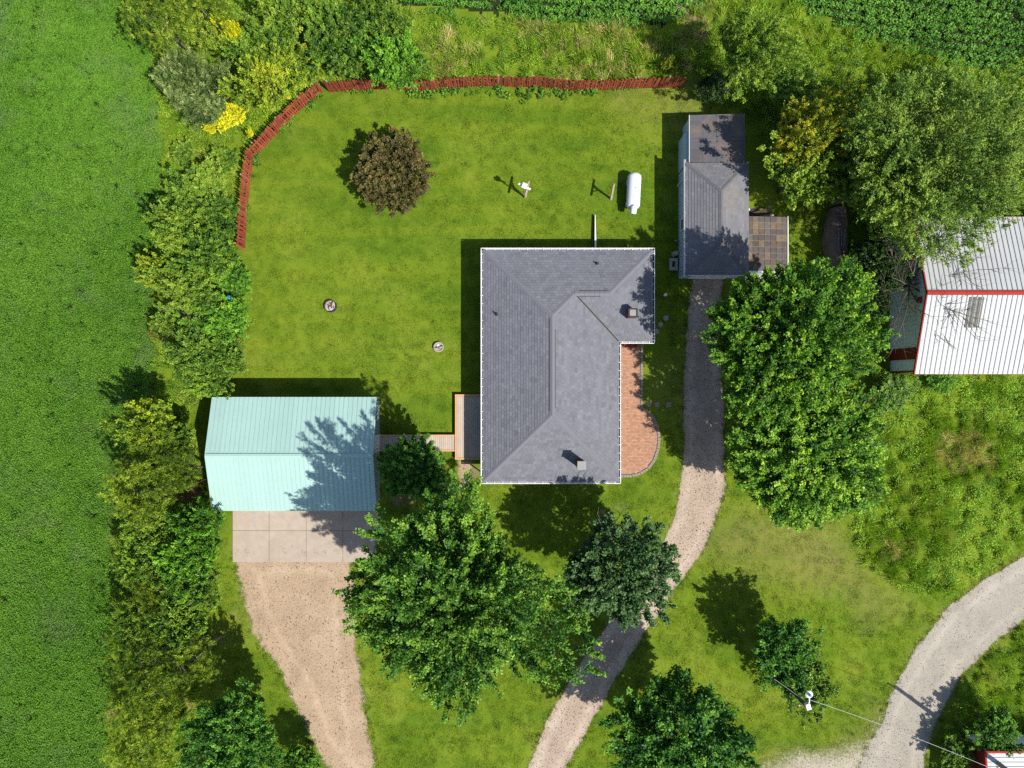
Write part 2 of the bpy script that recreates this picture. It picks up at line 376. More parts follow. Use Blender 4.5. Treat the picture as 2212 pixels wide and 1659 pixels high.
def scatter(name, xy, z, protos, seed, smin=.7, smax=1.3, label=None, tilt=.15, szmul=None, rot=None):
    n = len(xy); r = np.random.default_rng(seed)
    me = bpy.data.meshes.new(name); me.vertices.add(n)
    zz = np.broadcast_to(np.asarray(z, float), (n,))
    me.vertices.foreach_set('co', np.c_[xy, zz].astype(np.float32).reshape(-1))
    a = me.attributes.new('rot', 'FLOAT_VECTOR', 'POINT')
    rzz = r.uniform(0, 6.283, n) if rot is None else rot + r.normal(0, .35, n)
    a.data.foreach_set('vector', np.c_[r.normal(0, tilt, (n, 2)), rzz].astype(np.float32).reshape(-1))
    a = me.attributes.new('scl', 'FLOAT', 'POINT'); sv = r.uniform(smin, smax, n)
    if szmul is not None: sv = sv*szmul
    a.data.foreach_set('value', sv.astype(np.float32))
    a = me.attributes.new('idx', 'INT', 'POINT'); a.data.foreach_set('value', r.integers(0, len(protos), n).astype(np.int32))
    o = bpy.data.objects.new(name, me); link(o); o['kind'] = 'stuff'
    if label: o['label'] = label
    c = bpy.data.collections.new(name+'_kinds')
    for p in protos: c.objects.link(bpy.data.objects.new(p.name, p))
    g = bpy.data.node_groups.new(name+'_scatter', 'GeometryNodeTree')
    g.interface.new_socket('Geometry', in_out='INPUT', socket_type='NodeSocketGeometry')
    g.interface.new_socket('Geometry', in_out='OUTPUT', socket_type='NodeSocketGeometry')
    gi = g.nodes.new('NodeGroupInput'); go = g.nodes.new('NodeGroupOutput')
    ci = g.nodes.new('GeometryNodeCollectionInfo'); ci.inputs['Collection'].default_value = c
    ci.inputs['Separate Children'].default_value = True; ci.inputs['Reset Children'].default_value = True
    ip = g.nodes.new('GeometryNodeInstanceOnPoints'); ip.inputs['Pick Instance'].default_value = True
    def na(nm, t):
        x = g.nodes.new('GeometryNodeInputNamedAttribute'); x.data_type = t; x.inputs['Name'].default_value = nm
        return [s for s in x.outputs if s.enabled and s.name == 'Attribute'][0]
    e = g.nodes.new('FunctionNodeEulerToRotation')
    g.links.new(na('rot', 'FLOAT_VECTOR'), e.inputs[0]); g.links.new(e.outputs[0], ip.inputs['Rotation'])
    g.links.new(na('scl', 'FLOAT'), ip.inputs['Scale']); g.links.new(na('idx', 'INT'), ip.inputs['Instance Index'])
    g.links.new(gi.outputs[0], ip.inputs['Points']); g.links.new(ci.outputs[0], ip.inputs['Instance'])
    g.links.new(ip.outputs[0], go.inputs[0])
    md = o.modifiers.new('scatter', 'NODES'); md.node_group = g
    return o

# ================================================================== GROUND
FIELD_W = G([(-260, -200), (300, -200), (302, 0), (338, 150), (352, 300), (346, 420), (330, 560), (330, 700), (336, 800), (326, 870), (275, 960),
             (252, 1080), (246, 1200), (240, 1400), (235, 1659), (235, 1900), (-260, 1900)])
FIELD_N = G([(700, -250), (2450, -250), (2450, 205), (2212, 168), (2100, 158), (2000, 128), (1880, 88), (1800, 62), (1735, 20), (1720, -10), (1545, -10), (1480, 30),
             (1440, 62), (1330, 56), (1180, 52), (1050, 42), (960, 34), (880, 20), (700, 0)])
ROAD = G([(2460, 1060), (2212, 1196), (2120, 1250), (2040, 1315), (1975, 1400), (1930, 1480), (1908, 1540), (1890, 1585), (1866, 1620), (1852, 1660), (1850, 1900),
          (1960, 1900), (1998, 1659), (2012, 1600), (2040, 1530), (2085, 1452), (2150, 1390), (2212, 1342), (2460, 1190)])
SPUR = G([(1560, 1720), (1610, 1664), (1655, 1632), (1740, 1612), (1815, 1602), (1862, 1586), (1895, 1530), (1960, 1560), (1960, 1900), (1640, 1900)])
DRIVE = G([(1494, 560), (1562, 560), (1562, 620), (1560, 700), (1562, 800), (1566, 900), (1566, 1000), (1568, 1060), (1560, 1090), (1544, 1130), (1520, 1195), (1450, 1290), (1392, 1375),
           (1335, 1465), (1280, 1560), (1225, 1659), (1130, 1880), (1030, 1880), (1138, 1659), (1178, 1560), (1232, 1460), (1300, 1360), (1362, 1270), (1420, 1190), (1456, 1110), (1472, 1010),
           (1474, 900), (1476, 800), (1480, 720), (1490, 640)])
PARK = G([(504, 1190), (765, 1190), (768, 1300), (774, 1400), (784, 1480), (795, 1560), (812, 1659), (850, 1900), (740, 1900), (708, 1659), (690, 1640), (655, 1560), (612, 1470), (575, 1410), (545, 1370), (535, 1330), (515, 1270)])
HEDGE_W = G([(300, -200), (302, 0), (338, 150), (352, 300), (346, 420), (330, 560), (330, 700), (336, 800), (326, 870), (275, 960), (252, 1080), (246, 1200), (240, 1400), (235, 1659), (235, 1900),
             (560, 1900), (540, 1700), (430, 1640), (450, 1450), (480, 1240), (460, 1130), (440, 1010), (415, 900), (430, 860), (500, 780), (545, 700), (530, 600), (512, 540), (512, 440), (525, 330), (560, 290), (600, 250), (640, 215), (700, 185), (840, 175),
             (905, 178), (1030, 170), (1210, 172), (1482, 168), (1500, 120), (1545, -10), (1480, 30), (1440, 62), (1330, 56), (1180, 52), (1050, 42), (960, 34), (880, 20), (700, 0), (700, -200)])
NE_WEED = G([(1735, 20), (1800, 62), (1880, 88), (2000, 128), (2100, 158), (2212, 168), (2450, 205), (2450, 470), (2000, 470), (1880, 450), (1790, 440), (1720, 420), (1650, 330), (1640, 240), (1530, 200), (1500, 130), (1545, -10)])
E_FIELD = G([(1880, 812), (2450, 812), (2450, 1040), (2212, 1178), (2120, 1232), (2085, 1262), (2040, 1282), (1995, 1288), (1935, 1262), (1880, 1225), (1850, 1185), (1836, 1140), (1832, 1090), (1850, 1000), (1880, 900)])
SE_WEED = G([(2470, 1205), (2220, 1352), (2158, 1400), (2095, 1460), (2048, 1538), (2022, 1605), (2008, 1665), (1975, 1900), (2470, 1900)])
GARAGE = [(-20.6, -13.0), (-9.3, -13.0), (-9.3, -.6), (-20.6, -.6)]
HOUSE = [(-4.3, -6.8), (9.7, -6.8), (11.4, 2.0), (9.8, 9.2), (-2, 9.2), (-2, -.4), (-4.3, -.4)]

# lawn material: procedural grass colour with worn and dry patches carried by attributes
def lawn_material():
    m, n, out = newmat('mown_grass'); P = pos(n)
    a = noise(n, .12, 4, .6, P, .5); b = noise(n, .55, 5, .65, P, .4); c_ = noise(n, 5.5, 4, .7, P); d = noise(n, 22, 3, .75, P)
    s = mth(n, 'ADD', mth(n, 'MULTIPLY', a, .45), mth(n, 'ADD', mth(n, 'MULTIPLY', b, .30), mth(n, 'ADD', mth(n, 'MULTIPLY', c_, .12), mth(n, 'MULTIPLY', d, .18))))
    col = ramp(n, s, [(.36, (.034, .085, .006)), (.47, (.070, .128, .008)), (.56, (.105, .160, .012)), (.68, (.165, .200, .024))])
    bnd = noise(n, 1, 2, .5, scaled(n, P, (.05, .85, 1)), .15); col = mix(n, ramp(n, bnd, [(.42, (0,)*3), (.58, (.32,)*3)]), col, (.155, .195, .012))
    dry = mth(n, 'ADD', attr(n, 'dry'), mth(n, 'MULTIPLY', mth(n, 'SUBTRACT', noise(n, 3.0, 8, .85, P, .3), .5), 2.6), True)
    col = mix(n, ramp(n, dry, [(.32, (0,)*3), (1.05, (.80,)*3)]), col, ramp(n, d, [(.36, (.075, .070, .020)), (.62, (.28, .20, .095))]))
    col = mix(n, ramp(n, mth(n, 'ADD', attr(n, 'dirt'), mth(n, 'MULTIPLY', mth(n, 'SUBTRACT', noise(n, 6, 5, .7, P), .5), .9)), [(.45, (0,)*3), (.7, (1,)*3)]), col,
              ramp(n, d, [(.3, (.10, .07, .045)), (.7, (.26, .19, .13))]))
    finish(n, out, col, .95, .08, d, .5, .03); return m
M['lawn'] = lawn_material()
M['farground'] = plain('field_ground', (.035, .085, .012), .95, .1, .4, .8)
M['soil'] = plain('shaded_soil', (.022, .035, .010), .95, .1, .4, 3)

DRY = [(1210, 190, 60, .6), (1420, 210, 130, .75), (1500, 240, 60, .6), (1340, 215, 40, .5), (640, 290, 45, .55), (870, 440, 45, .5), (1110, 205, 30, .4), (1290, 350, 25, .3), (1340, 400, 28, .5), (1290, 500, 30, .45), (945, 745, 26, .6), (905, 740, 20, .3),
       (700, 690, 20, .35), (1440, 800, 60, .5), (1430, 850, 55, .55), (1400, 1100, 50, .3), (1620, 1190, 120, .62), (1760, 1150, 90, .7), (1720, 1210, 90, .75), (1790, 1220, 70, .9), (1850, 1260, 60, .8), (1900, 1300, 60, .65), (1960, 1310, 60, .5), (1620, 1140, 70, .55),
       (1570, 1180, 50, .55), (1870, 1350, 45, .6), (1850, 1440, 35, .55), (1870, 1510, 35, .5), (1830, 1580, 40, .45), (1690, 1640, 50, .5), (1480, 1380, 70, .35), (510, 1330, 30, .7), (535, 1290, 18, .5), (480, 1380, 35, .75), (500, 1180, 18, .7), (490, 1140, 15, .5),
       (1250, 1440, 40, .45), (1200, 1520, 35, .45), (1150, 1600, 35, .45), (1610, 1500, 45, .5), (1640, 1400, 40, .5), (560, 780, 40, .45), (530, 540, 25, .5), (780, 880, 30, .5), (1660, 440, 30, .6), (600, 400, 30, .3), (1000, 230, 50, .3), (680, 880, 60, .2), (1340, 1500, 25, .3), (1560, 620, 22, .4),
       (1765, 80, 60, .5), (1980, 930, 50, .4)]
def dry_at(X, Y):
    dry = np.zeros_like(X)
    for u, v, r, a in DRY:
        p = V(u, v); s = r/30*.62; dry += a*np.exp(-((X-p.x)**2+(Y-p.y)**2)/(2*s*s))
    for poly, a in ((ROAD, .75), (DRIVE, .4), (PARK, .5), (SPUR, .7)):
        d = sdf(X, Y, poly); dry += a*np.exp(-np.maximum(d, 0)/.5)
    return dry
def lawn_mesh():
    st = .28; xs = np.arange(-46, 46.01, st); ys = np.arange(-37, 37.01, st); X, Y = np.meshgrid(xs, ys)
    nx, ny = len(xs), len(ys); Z = (vnoise(X, Y, 2.5, 3)-.5)*.012 + (vnoise(X, Y, .7, 4)-.5)*.006
    me = bpy.data.meshes.new('lawn'); me.vertices.add(nx*ny); me.vertices.foreach_set('co', np.stack([X, Y, Z], -1).astype(np.float32).reshape(-1))
    i = np.arange(nx-1)[None, :] + nx*np.arange(ny-1)[:, None]; F = np.stack([i, i+1, i+nx+1, i+nx], -1).reshape(-1, 4).astype(np.int32)
    me.loops.add(F.size); me.loops.foreach_set('vertex_index', F.reshape(-1)); me.polygons.add(len(F))
    me.polygons.foreach_set('loop_start', np.arange(0, F.size, 4, dtype=np.int32)); me.polygons.foreach_set('loop_total', np.full(len(F), 4, np.int32))
    dry = .80*(1-np.exp(-1.2*dry_at(X, Y)))
    dirt = np.zeros_like(X)
    for u, v, r, a in [(1500, 35, 30, .8), (1520, 75, 26, .7), (1480, 15, 30, .8), (1750, 10, 20, .7), (1505, 110, 22, .5), (480, 1385, 26, .5), (900, 1060, 40, .55), (850, 1080, 40, .5), (1020, 1020, 22, .9)]:
        p = V(u, v); s = r/30*.7; dirt += a*np.exp(-((X-p.x)**2+(Y-p.y)**2)/(2*s*s))
    for nm, arr in (('dry', dry), ('dirt', dirt)):
        a = me.attributes.new(nm, 'FLOAT', 'POINT'); a.data.foreach_set('value', arr.astype(np.float32).reshape(-1))
    me.materials.append(M['lawn']); me.update(calc_edges=True)
    o = bpy.data.objects.new('lawn', me); link(o); tag(o, kind='structure'); return o
lawn_mesh()
g = mobj('ground', [(-700, -700, -.05), (700, -700, -.05), (700, 700, -.05), (-700, 700, -.05)], [(0, 1, 2, 3)], M['farground']); tag(g, kind='structure')

def sheet(name, poly, z, mat, st=.12, jag=.25, seed=1, kind='structure', grow=0.0):
    P = np.array(poly); lo = np.maximum(P.min(0)-1, -46); hi = np.minimum(P.max(0)+1, [46, 46])
    xs = np.arange(lo[0], hi[0], st); ys = np.arange(lo[1], hi[1], st); X, Y = np.meshgrid(xs, ys); nx = len(xs)
    S = sdf(X, Y, poly) - grow + (vnoise(X, Y, .9, seed)-.5)*2*jag + (vnoise(X, Y, .25, seed+1)-.5)*jag
    keep = (S[:-1, :-1] < 0) & (S[1:, :-1] < 0) & (S[:-1, 1:] < 0) & (S[1:, 1:] < 0)
    i = (np.arange(nx-1)[None, :] + nx*np.arange(len(ys)-1)[:, None])[keep]
    F = np.stack([i, i+1, i+nx+1, i+nx], -1); used, inv = np.unique(F, return_inverse=True); F = inv.reshape(-1, 4).astype(np.int32)
    co = np.c_[X.reshape(-1)[used], Y.reshape(-1)[used], np.full(len(used), z) + (vnoise(X, Y, .6, 9).reshape(-1)[used]-.5)*.008]
    me = bpy.data.meshes.new(name); me.vertices.add(len(co)); me.vertices.foreach_set('co', co.astype(np.float32).reshape(-1))
    me.loops.add(F.size); me.loops.foreach_set('vertex_index', F.reshape(-1)); me.polygons.add(len(F))
    me.polygons.foreach_set('loop_start', np.arange(0, F.size, 4, dtype=np.int32)); me.polygons.foreach_set('loop_total', np.full(len(F), 4, np.int32))
    a = me.attributes.new('sd', 'FLOAT', 'POINT'); a.data.foreach_set('value', (-S.reshape(-1)[used]).astype(np.float32))
    me.materials.append(mat); me.update(calc_edges=True); o = bpy.data.objects.new(name, me); link(o); tag(o, kind=kind); return o

def gravel_material(name, c0, c1, c2, edge=.5, leafy=0.0, tracks=.0):
    c0, c1, c2 = [tuple(x*.8 for x in c) for c in (c0, c1, c2)]
    m, n, out = newmat(name); P = pos(n)
    f = noise(n, 26, 3, .8, P); g_ = noise(n, 9, 4, .7, P); b = noise(n, .5, 5, .6, P, .6)
    vo = n.nodes.new('ShaderNodeTexVoronoi'); vo.inputs['Scale'].default_value = 16; n.links.new(P, vo.inputs['Vector'])
    s = mth(n, 'ADD', mth(n, 'MULTIPLY', f, .5), mth(n, 'ADD', mth(n, 'MULTIPLY', g_, .2), mth(n, 'MULTIPLY', b, .3)))
    col = ramp(n, s, [(.40, c0), (.5, c1), (.60, c2)])
    col = mix(n, .35, col, ramp(n, vo.outputs['Color'], [(0, tuple(x*.6 for x in c1)), (1, tuple(min(1, x*1.35) for x in c1))]))
    if leafy:
        lf = noise(n, 7.5, 2, .5, P); lf2 = noise(n, 1.1, 4, .6, P)
        fac = mth(n, 'MULTIPLY', ramp(n, lf, [(.60, (0,)*3), (.66, (1,)*3)]), ramp(n, lf2, [(.38, (0,)*3), (.6, (leafy,)*3)]))
        col = mix(n, fac, col, (.10, .055, .035))
    if tracks:
        wv = mth(n, 'ADD', attr(n, 'sd'), mth(n, 'MULTIPLY', mth(n, 'SUBTRACT', noise(n, .35, 3, .6, P), .5), .5))
        tk = mth(n, 'MULTIPLY', ramp(n, mth(n, 'DIVIDE', mth(n, 'ABSOLUTE', mth(n, 'SUBTRACT', wv, tracks)), .38), [(0, (1,)*3), (1, (0,)*3)]), ramp(n, b, [(.3, (.2,)*3), (.7, (.75,)*3)]))
        col = mix(n, tk, col, mix(n, .25, tuple(x*1.12 for x in c2), col))
    gr = mth(n, 'ADD', mth(n, 'DIVIDE', attr(n, 'sd'), edge), mth(n, 'MULTIPLY', mth(n, 'SUBTRACT', noise(n, 5, 5, .8, P), .5), 1.8))
    col = mix(n, ramp(n, gr, [(.10, (1,)*3), (.55, (0,)*3)]), col, ramp(n, f, [(.3, (.05, .085, .01)), (.7, (.15, .165, .03))]))
    finish(n, out, col, .95, .15, s, .6, .02); return m
M['road'] = gravel_material('pale_road_gravel', (.235, .215, .18), (.335, .305, .255), (.42, .385, .325), .35, 0, .95)
M['spur'] = gravel_material('weedy_gravel', (.24, .21, .15), (.38, .34, .26), (.48, .43, .34), 2.6)
M['drive'] = gravel_material('driveway_gravel', (.22, .155, .11), (.39, .305, .235), (.50, .415, .33), .30, .5, .62)
M['park'] = gravel_material('parking_gravel', (.25, .175, .115), (.38, .28, .185), (.48, .37, .26), .55, .9, 1.5)
sheet('gravel_road', ROAD, .022, M['road'], .14, .12, 21)
sheet('gravel_shoulder', SPUR, .014, M['spur'], .14, .35, 31)
sheet('driveway', DRIVE, .016, M['drive'], .12, .10, 41)
sheet('parking_area', PARK, .016, M['park'], .12, .22, 51)
sheet('soybean_soil', FIELD_W, .012, M['soil'], .5, .1, 61)
sheet('crop_soil', FIELD_N, .012, M['soil'], .2, .45, 62, grow=-.35)

# ---- scattered ground cover
lt = [blades(900+i, 44, .075, .26, .020, .7, 'grass_tuft', M['lawnblade']) for i in range(4)]
allp = [FIELD_W, FIELD_N, ROAD, DRIVE, PARK, HEDGE_W, E_FIELD, SE_WEED, GARAGE, HOUSE]
x = rng.uniform(-39, 39, 70000); y = rng.uniform(-30, 30, 70000)
k = np.ones(len(x), bool)
for p_ in allp: k &= sdf(x, y, p_) > -.02
k &= ~in_poly(x, y, [(11.9, 7.4), (19.2, 7.4), (19.2, 18.6), (11.9, 18.6)]); k &= ~((x > 27) & (y > .6) & (y < 11.4))
k &= sdf(x, y, SPUR) > -.3
k &= rng.random(len(x)) > (1-np.exp(-dry_at(x, y)))*.55
scatter('lawn_grass', np.c_[x[k], y[k]], 0, lt, 71, .7, 1.25, 'short mown lawn grass', .08)

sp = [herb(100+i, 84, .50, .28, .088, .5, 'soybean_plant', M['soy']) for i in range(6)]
cl = [herb(950+i, 16, .07, .11, .05, .8, 'clover_patch', M['vine']) for i in range(3)]
kc = np.where(k)[0]; r_ = np.random.default_rng(3); kc = r_.choice(kc, 1500, False); kc = kc[vnoise(x[kc], y[kc], 2.0, 41) > .45]
scatter('clover', np.c_[x[kc], y[kc]], 0, cl, 72, .5, 1.3, 'clover and broad leaved weeds in the lawn', .1)
xy = points_in(FIELD_W, 27, 81, .15); xy = xy[(np.abs(xy[:, 0]) < 42) & (np.abs(xy[:, 1]) < 33)]
scatter('soybean_field', xy, 0, sp, 82, .75, 1.2, 'dense green soybean crop filling the field')
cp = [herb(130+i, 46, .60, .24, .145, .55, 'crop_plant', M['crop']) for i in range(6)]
# crop in rows that drift slightly down to the right
pts = []; r_ = np.random.default_rng(5)
for row in np.arange(14, 40, .62):
    xs = np.arange(-14, 44, .21); xs = xs + r_.normal(0, .05, len(xs)); ys = row - .10*(xs) + r_.normal(0, .045, len(xs)) + .25*np.sin(xs*.15)
    pts.append(np.c_[xs, ys])
pts = np.concatenate(pts); kk = (sdf(pts[:, 0], pts[:, 1], FIELD_N) < (vnoise(pts[:, 0], pts[:, 1], 1.2, 8)-.5)*1.2) & (pts[:, 1] < 34) & (r_.random(len(pts)) > .05)
scatter('crop_rows', pts[kk], 0, cp, 84, .75, 1.15, 'dark green broad leaved crop in rows')

wp = [herb(160+i, 60, .6, .34, .10, .5, 'weed_plant', M['weed']) for i in range(4)]
gp = [blades(180+i, 70, .85, .26, .035, .42, 'tall_grass', M['tallgrass'], (.25, .2)) for i in range(4)]
tp = [blades(190+i, 70, .8, .28, .032, .5, 'dry_grass', M['tangrass'], (.1, .3)) for i in range(3)]
xy = points_in(HEDGE_W, 6.5, 91, .1); xy = xy[(np.abs(xy[:, 0]) < 41) & (np.abs(xy[:, 1]) < 32)]
q = vnoise(xy[:, 0], xy[:, 1], 2.6, 12) + .4*vnoise(xy[:, 0], xy[:, 1], .9, 13)
fence_zone = (xy[:, 1] > 21.3) & (xy[:, 0] > -8)
kt = fence_zone & (q > .62) | (~fence_zone & (q > .98))
scatter('dry_tall_grass', xy[kt], 0, tp+gp, 92, .6, 1.1, 'tan and green tall grass behind the fence', .2)
scatter('hedge_weeds', xy[~kt], 0, wp+gp[:2], 93, .6, 1.05, 'mixed green weeds under the hedge trees', .2)
xy = points_in(NE_WEED, 6.5, 94, .2); xy = xy[(np.abs(xy[:, 0]) < 43) & (np.abs(xy[:, 1]) < 33)]
scatter('meadow_weeds', xy, 0, wp+gp, 95, .6, 1.1, 'rough weeds between the trees and the crop rows', .2)
xy = points_in(E_FIELD, 7.5, 96, .25); xy = xy[(xy[:, 0] < 43)]
q = vnoise(xy[:, 0], xy[:, 1], 1.9, 22)*.7 + .3*vnoise(xy[:, 0], xy[:, 1], .6, 23)
for u, v, r, a in [(2100, 950, 45, .5), (2060, 990, 35, .45), (1900, 1150, 30, .2), (1925, 1200, 30, .2), (2020, 1000, 60, .2)]:
    p = V(u, v); s = r/30*.8; q = q + a*np.exp(-((xy[:, 0]-p.x)**2+(xy[:, 1]-p.y)**2)/(2*s*s))
scatter('tall_meadow_grass', xy[(q > .48) & (q <= .93)], 0, gp+wp[:1], 97, .6, 1.2, 'tall yellow green meadow grass below the big barn', .25)
scatter('meadow_herbs', xy[q <= .48], 0, wp, 98, .6, 1.25, 'bright green leafy weeds in the meadow', .2)
scatter('dead_meadow_grass', xy[q > .93], 0, tp, 99, .5, 1.0, 'straw coloured patch of flattened grass', .3)
xy = points_in(SE_WEED, 7, 101, .25); xy = xy[(xy[:, 0] < 43) & (xy[:, 1] > -33)]
scatter('roadside_weeds', xy, 0, wp+gp[:3], 102, .5, 1.05, 'roadside weeds on the far side of the road', .2)
# vines and leaves on the lawn side of the fence
vp = [herb(210+i, 26, .45, .26, .17, .75, 'vine_plant', M['vine']) for i in range(4)]
VINE = G([(545, 560), (522, 520), (528, 440), (545, 350), (590, 295), (650, 232), (710, 190), (830, 188), (905, 183), (1030, 180), (1210, 184), (1482, 182), (1482, 196), (1380, 192), (1250, 204), (1200, 214), (1120, 220), (1050, 205), (960, 212), (905, 208), (840, 200), (720, 204), (660, 244), (600, 310), (556, 365), (542, 440), (540, 510)])
xy = points_in(VINE, 9, 105, .12)
kx = (xy[:, 0] > -9) & (xy[:, 0] < 6)
kk = kx | (vnoise(xy[:, 0], xy[:, 1], 1.1, 33) > .52)
scatter('fence_vines', xy[kk], 0, vp, 106, .5, 1.1, 'leafy vines and ground cover along the inside of the fence', .25)
# scruffy tufts where grass meets gravel and buildings
edge = []
r_ = np.random.default_rng(77)
for poly, wd in ((DRIVE, .22), (PARK, .35), (ROAD, .3)):
    x = r_.uniform(-37, 37, 60000); y = r_.uniform(-28, 28, 60000); d = sdf(x, y, poly); k = np.abs(d) < wd*r_.random(len(d)); edge.append(np.c_[x, y][k])
xs_ = np.concatenate(edge)
et = [blades(930+i, 26, .13, .14, .022, .8, 'edge_tuft', M['lawnblade']) for i in range(3)]
scatter('edge_grass', xs_, 0.01, et, 107, .6, 1.2, 'scruffy grass along the gravel edges', .1)
# loose stones and leaf litter on the gravel
def pebble(seed):
    r = np.random.default_rng(seed); me = bpy.data.meshes.new('pebble'); P_ = [(math.cos(t)*r.uniform(.8, 1.1), math.sin(t)*r.uniform(.8, 1.1), 0) for t in np.arange(6)*math.pi/3]
    me.from_pydata([tuple(c*.030 for c in p) for p in P_]+[(p[0]*.018, p[1]*.018, .022) for p in P_], [], [(6, 7, 8, 9, 10, 11)]+[(i, (i+1) % 6, 6+(i+1) % 6, 6+i) for i in range(6)]); return me
def pebmat(name, a, b, c):
    m, n, out = newmat(name); oi = n.nodes.new('ShaderNodeObjectInfo').outputs['Random']; finish(n, out, ramp(n, oi, [(0, a), (.5, b), (1, c)]), .9, .2); return m
M['pebble'] = pebmat('loose_stone', (.16, .13, .11), (.30, .26, .22), (.46, .42, .37)); M['litter'] = pebmat('fallen_leaf', (.07, .035, .02), (.15, .08, .045), (.24, .14, .07))
pbm = [pebble(i) for i in range(4)]; [q.materials.append(M['pebble']) for q in pbm]
r_ = np.random.default_rng(88); acc = []
for poly, dn in ((ROAD, 20), (DRIVE, 32), (PARK, 26), (SPUR, 26)):
    q = points_in(poly, dn, 300+dn, .3); q = q[(np.abs(q[:, 0]) < 40) & (np.abs(q[:, 1]) < 30)]; acc.append(q)
    d = None
scatter('loose_stones', np.concatenate(acc), .02, pbm, 301, .4, 1.5, 'loose stones on the gravel drive and road', .1)
lf = [leaf_mesh('fallen_leaf', np.array([[0, 0, .02]]), np.array([[1., 0, .1]]), np.array([[0, .1, 1.]]), .09, .055, np.array([.5]), M['litter'])]
q = np.concatenate([points_in(DRIVE, 3, 311, .3), points_in(PARK, 2.0, 312, .2), points_in(G([(1300, 1100), (1560, 1100), (1500, 1400), (1200, 1550), (900, 1500), (800, 1240), (1000, 1080)]), 1.0, 313, .3)]); q = q[(np.abs(q[:, 0]) < 40) & (np.abs(q[:, 1]) < 30)]
q = q[vnoise(q[:, 0], q[:, 1], 1.2, 19) > .42]
scatter('leaf_litter', q, .03, lf, 302, .6, 1.4, 'brown fallen leaves on the drives', .3)
# ================================================================== BUILDINGS
def shingle_mat(name, c, warm=(.0, .0, .0), var=.22, stain=None):
    c = tuple(x*.86 for x in c); m, n, out = newmat(name); P = pos(n)
    t = attr(n, 'tint'); a = noise(n, 1.1, 5, .65, P, .3); f = noise(n, 60, 2, .6, P)
    s = mth(n, 'ADD', mth(n, 'MULTIPLY', t, .55), mth(n, 'ADD', mth(n, 'MULTIPLY', a, .25), mth(n, 'MULTIPLY', f, .2)))
    col = ramp(n, s, [(.2, tuple(x*(1-var) for x in c)), (.8, tuple(x*(1+var) for x in c))])
    if stain:
        col = mix(n, ramp(n, noise(n, .55, 5, .7, P, .8), [(.50, (0,)*3), (.72, (stain[3],)*3)]), col, stain[:3])
    finish(n, out, col, .9, .2, f, .3, .01); return m
M['shingle'] = shingle_mat('grey_asphalt_shingle', (.150, .155, .178), var=.24, stain=(.115, .115, .125, .4))
M['shingle2'] = shingle_mat('worn_grey_shingle', (.155, .155, .172), stain=(.20, .17, .12, .35))
M['rolled'] = shingle_mat('old_dark_roofing', (.092, .090, .098), stain=(.20, .14, .09, .7))
M['cap'] = shingle_mat('ridge_shingle', (.172, .176, .200), var=.1)
M['white'] = plain('white_paint', (.78, .78, .76), .45, .4, .04, 4, bstr=.03)
M['gutter'] = plain('white_gutter_metal', (.80, .80, .80), .35, .5, .05, 5, bstr=.03, dirt=(.35, .33, .3, .3))
M['debris'] = plain('gutter_debris', (.06, .05, .035), .95, .1, .4, 20)
M['siding'] = plain('pale_siding', (.55, .58, .58), .6, .3, .06, 3)
M['blueside'] = plain('pale_blue_siding', (.42, .55, .60), .6, .3, .08, 3)
M['mint'] = plain('mint_green_metal_roof', (.355, .535, .485), .42, .35, .035, .9, bstr=.04, orand=.05, streak=(.28, .36, .33, .30))
M['mintwall'] = plain('grey_green_metal_siding', (.30, .38, .38), .5, .35, .08, 2)
M['whitemetal'] = plain('white_metal_roof', (.46, .48, .49), .6, .4, .03, .7, bstr=.03, dirt=(.42, .42, .40, .35), orand=.04, streak=(.36, .34, .31, .35))
M['mintribshade'] = plain('mint_rib_shade', (.26, .41, .38), .6, .3, .1, 2)  # darker mint for rib flanks, the rib shadow put into the colour
M['whiteribshade'] = plain('white_rib_shade', (.17, .17, .17), .6, .3, .2, 2)  # grey for rib flanks, painting the thin shadow line along each rib
M['barnwall'] = plain('white_metal_siding', (.72, .80, .82), .5, .35, .05, 1.5)
M['red'] = plain('red_barn_trim', (.33, .038, .030), .8, .15, .15, 4)
M['reddoor'] = plain('dark_red_door', (.20, .020, .012), .6, .3, .2, 4)
M['skylight'] = plain('weathered_fibreglass', (.15, .155, .15), .9, .1, .25, 5, dirt=(.20, .15, .05, .3))
M['glass'] = plain('dark_window_glass', (.03, .04, .05), .1, .6, .1, 2)
M['dark'] = plain('black_metal', (.02, .02, .022), .5, .4, .2, 8)
M['concrete'] = plain('worn_concrete', (.40, .335, .275), .9, .2, .10, 1.6, dirt=(.26, .20, .16, .5), orand=.05)
M['concgrey'] = plain('grey_concrete', (.36, .345, .32), .9, .2, .15, 3)
M['brick'] = plain('red_chimney_brick', (.24, .060, .040), .85, .2, .3, 7)
M['capmetal'] = plain('grey_chimney_cap', (.26, .27, .27), .6, .3, .1, 4)
M['paver'] = plain('salmon_paver', (.41, .225, .145), .85, .2, .12, 1.2, tint=.5)
M['border'] = plain('grey_border_paver', (.33, .27, .22), .9, .2, .15, 4, tint=.4)
M['deck'] = plain('grey_deck_board', (.47, .39, .315), .8, .25, .08, 3, orand=.08)
M['deckedge'] = plain('orange_deck_trim', (.60, .34, .17), .75, .25, .10, 3)
M['fence'] = plain('red_stained_fence', (.34, .072, .042), .8, .2, .22, 3, orand=.30)
M['tank'] = plain('white_tank_paint', (.70, .73, .78), .32, .5, .03, 1.2, bstr=.02)
M['greywood'] = plain('weathered_wood', (.36, .28, .22), .85, .2, .25, 9)
M['ash'] = plain('pale_ash', (.42, .38, .37), .95, .1, .45, 14)
M['rust'] = plain('rusty_steel', (.075, .045, .035), .8, .3, .3, 12)
M['stone'] = plain('field_stone', (.36, .34, .29), .9, .2, .2, 10)
